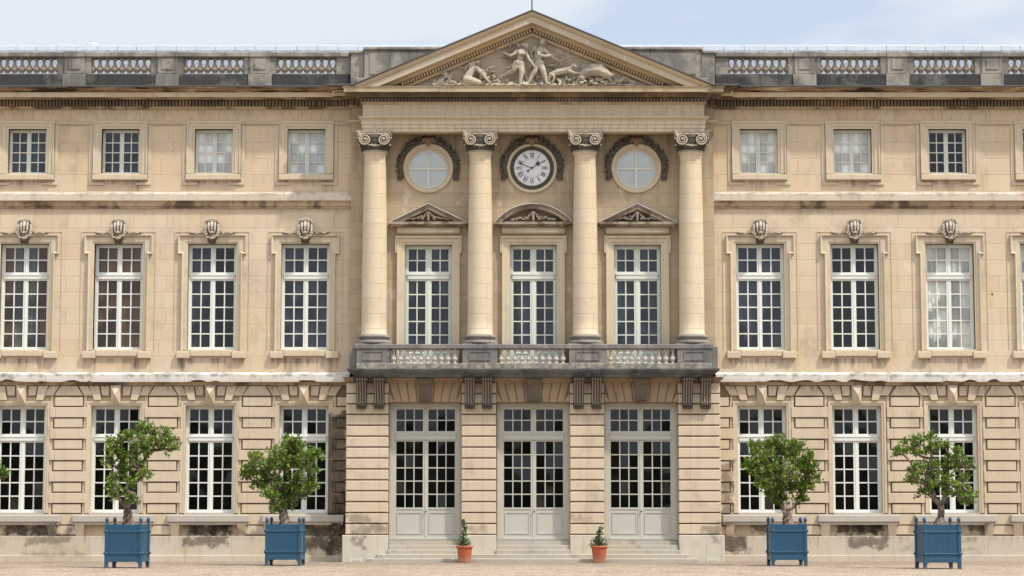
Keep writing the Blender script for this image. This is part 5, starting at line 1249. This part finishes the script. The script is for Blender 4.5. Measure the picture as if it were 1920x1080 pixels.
B2=[(400,120,56),(450,150,46),(300,210,58),(160,240,56),(110,320,40),(90,350,26),(200,320,70),(180,420,56),(260,400,72),(330,300,80),(420,280,80),(520,220,66),(590,215,36),(540,320,66),(450,420,78),(550,440,46),(350,470,80),(250,500,58),(380,560,52),(300,590,42),(470,500,46),(420,200,60),(260,270,50)]
B3=[(260,110,46),(180,160,56),(100,150,40),(60,290,30),(120,230,52),(110,330,48),(200,260,70),(290,200,66),(370,150,46),(410,160,28),(390,240,56),(480,230,36),(515,290,36),(500,370,46),(440,320,60),(340,340,80),(240,370,80),(170,420,56),(300,450,70),(400,430,56),(470,440,40),(430,530,34),(220,510,44),(280,540,38),(140,420,34)]
B4=[(330,95,38),(240,110,44),(180,150,48),(120,190,34),(95,200,20),(220,190,50),(330,170,50),(380,150,34),(435,150,14),(540,200,38),(490,240,38),(540,260,34),(610,285,22),(440,310,52),(520,290,26),(220,300,42),(280,340,58),(340,300,46),(210,370,38),(180,395,20),(300,420,44),(390,400,58),(340,470,28),(470,420,54),(560,400,46),(590,470,42),(612,530,36),(530,480,48),(440,480,44),(270,480,22)]
tub(232,1065.5,'blue wooden tub farthest left in the photo, its tree reaching up to the right',R(-3)); tub(531,1061,'blue wooden tub just left of the portico, with the dense round tree',R(-1.5))
tub(1480,1061.5,'blue wooden tub just right of the portico, with the dense upright tree',R(1)); tub(1766,1067,'blue wooden tub farthest right, holding the open forked tree',R(3))
tree(240,1065.5,B1,180,780,3.6,'lopsided green tree with one thin branch reaching right, in the leftmost visible tub',11,.68,(215,640))
tree(535,1061,B2,440,800,3.857,'dense rounded green tree with yellowish tips left of the portico',12,1.2,(350,610))
tree(1479,1061.5,B3,1390,800,3.857,'dense green tree with ragged upright crown right of the portico',13,1.2,(330,610))
tree(1757,1067,B4,1660,800,3.858,'open forked tree with separate leaf clumps, farthest right',14,.68,(400,665))
# the next tub along stands just outside the frame; a few of its leaves reach in
tub(-68,1066,'blue wooden tub standing just beyond the left edge of the photo',R(-4))
tree(-64,1066,[(u,v,r) for u,v,r in B3]+[(560,350,30),(600,345,26)],-149,800,3.857,'green tree at the left edge of the photo, only a sprig of leaves showing',15,.9,(330,610))
# terracotta pots
def terram():
    t=NT('terracotta'); sep=t.n('ShaderNodeSeparateXYZ'); t.l(t.tc,sep.inputs[0]); n=t.noise(7,6,.65)
    f=t.step(t.math('ADD',sep.outputs[2],t.math('MULTIPLY',n,.3)),.12,.5,.75,0)
    return t.fin(t.mix(f,(.47,.115,.05),(.55,.33,.24)),.75,t.bump(n,.2,.01))
MAT['terracotta']=terram()
def potleaf():
    t=NT('variegated_leaves'); oi=t.n('ShaderNodeNewGeometry').outputs['Random Per Island']; rp=t.n('ShaderNodeValToRGB'); e=rp.color_ramp.elements; e[0].color=(.02,.05,.02,1); e[1].color=(.3,.34,.2,1); e[1].position=1; q=e.new(.7); q.color=(.07,.13,.04,1); t.l(oi,rp.inputs[0]); return t.fin(rp.outputs[0],.45)
MAT['potleaf']=potleaf()
pm=MB(); pm.lathe([(.20,0),(.215,.02),(.27,.52),(.275,.54),(.315,.545),(.325,.58),(.31,.61),(.28,.61),(.27,.55),(.26,.52)],0,0,0,32); POT=pm.mesh('pot_body','terracotta')
sm_=MB(); sm_.lathe([(.262,.5),(.26,.54),(.001,.56)],0,0,0,20); SOILM=sm_.mesh('soil','soil')
def pot(px,lab,lab2,seed,up):
    Y=-2.75; x=PX(px,1052,Y); t=thing('terracotta_pot',lab,'plant pot',(x,Y,0),0,'terracotta pots on the steps'); put('pot_body',POT,t); put('soil',SOILM,t)
    p=thing('potted_shrub',lab2,'shrub',(x,Y,.55),0,'shrubs in the terracotta pots'); rr=random.Random(seed); st=MB(); lf=MB()
    for k in range(26):
        a=rr.uniform(0,2*PI); e=rr.uniform(.25,1.45); L=rr.uniform(.25,.42); d=Vector((math.cos(a)*math.cos(e),math.sin(a)*math.cos(e),math.sin(e))); q=d*L
        st.tube([(0,0,-.02),q*.6,q],[.009,.006,.003],4)
        for l in range(26): leaf_faces(lf,q*rr.uniform(.35,1.05)+Vector((rr.gauss(0,.03),rr.gauss(0,.03),rr.gauss(0,.03))),d+Vector((rr.gauss(0,1),rr.gauss(0,1),rr.gauss(0,1))),rr.uniform(.04,.075),rr,.4)
    H=up; P=[(0,0,0),(-.03,0,H*.35),(.0,0,H*.7),(-.06*(1 if seed==1 else -1.5),0,H)]
    st.tube(P,[.012,.01,.007,.003],5)
    for l in range(300):
        t_=rr.uniform(.25,1); i=min(2,int(t_*3)); f=t_*3-i; q=Vector(P[i]).lerp(Vector(P[i+1]),f); leaf_faces(lf,q+Vector((rr.gauss(0,.06),rr.gauss(0,.06),rr.gauss(0,.03)))*(1.2-t_*.7),Vector((rr.gauss(0,1),rr.gauss(0,1),rr.gauss(0,1)+.4)),rr.uniform(.045,.08),rr,.4)
    st.obj('stems','bark',p); lf.obj('leaves','potleaf',p)
pot(871,'terracotta pot left of the middle door','shrub with a tall leafy shoot in the left terracotta pot',1,.98)
pot(1123.5,'terracotta pot right of the middle door','shrub with short thin shoots in the right terracotta pot',2,.75)
# boot scrapers at the foot of the portico
for i,px in enumerate((667,1337)):
    x=PX(px,1050,YG-.3); b=thing('boot_scraper','small pale boot scraper at the foot of the %s end of the portico'%('left','right')[i],'boot scraper',(x,YG-.25,0),0,'boot scrapers by the portico')
    m=MB(); m.box(-.18,.18,-.015,.015,.1,.13); m.obj('blade','white',b)
    [(m:=MB(),m.box(q,q+.03,-.03,.03,0,.18,.005),m.obj('bracket','white',b)) for q in (-.2,.17)]
# the far side of the court behind the camera: a belt of trees that the lower panes reflect
def treebelt():
    m=MB(); rr=random.Random(4)
    for i in range(190):
        x=rr.uniform(-75,75); r=rr.uniform(1.8,3.6); m.ball((x,-128+rr.uniform(-5,5),rr.uniform(1.5,7.5)),(r,r*.8,r*.9),9,7,None,.14)
    o=m.obj('distant_trees','belt'); o['kind']='stuff'; o['label']='dark belt of trees along the far side of the court'; o['category']='trees'
MAT['belt']=plain('dark_foliage_mass',(.03,.05,.02),.9,1.2,.7)
treebelt()
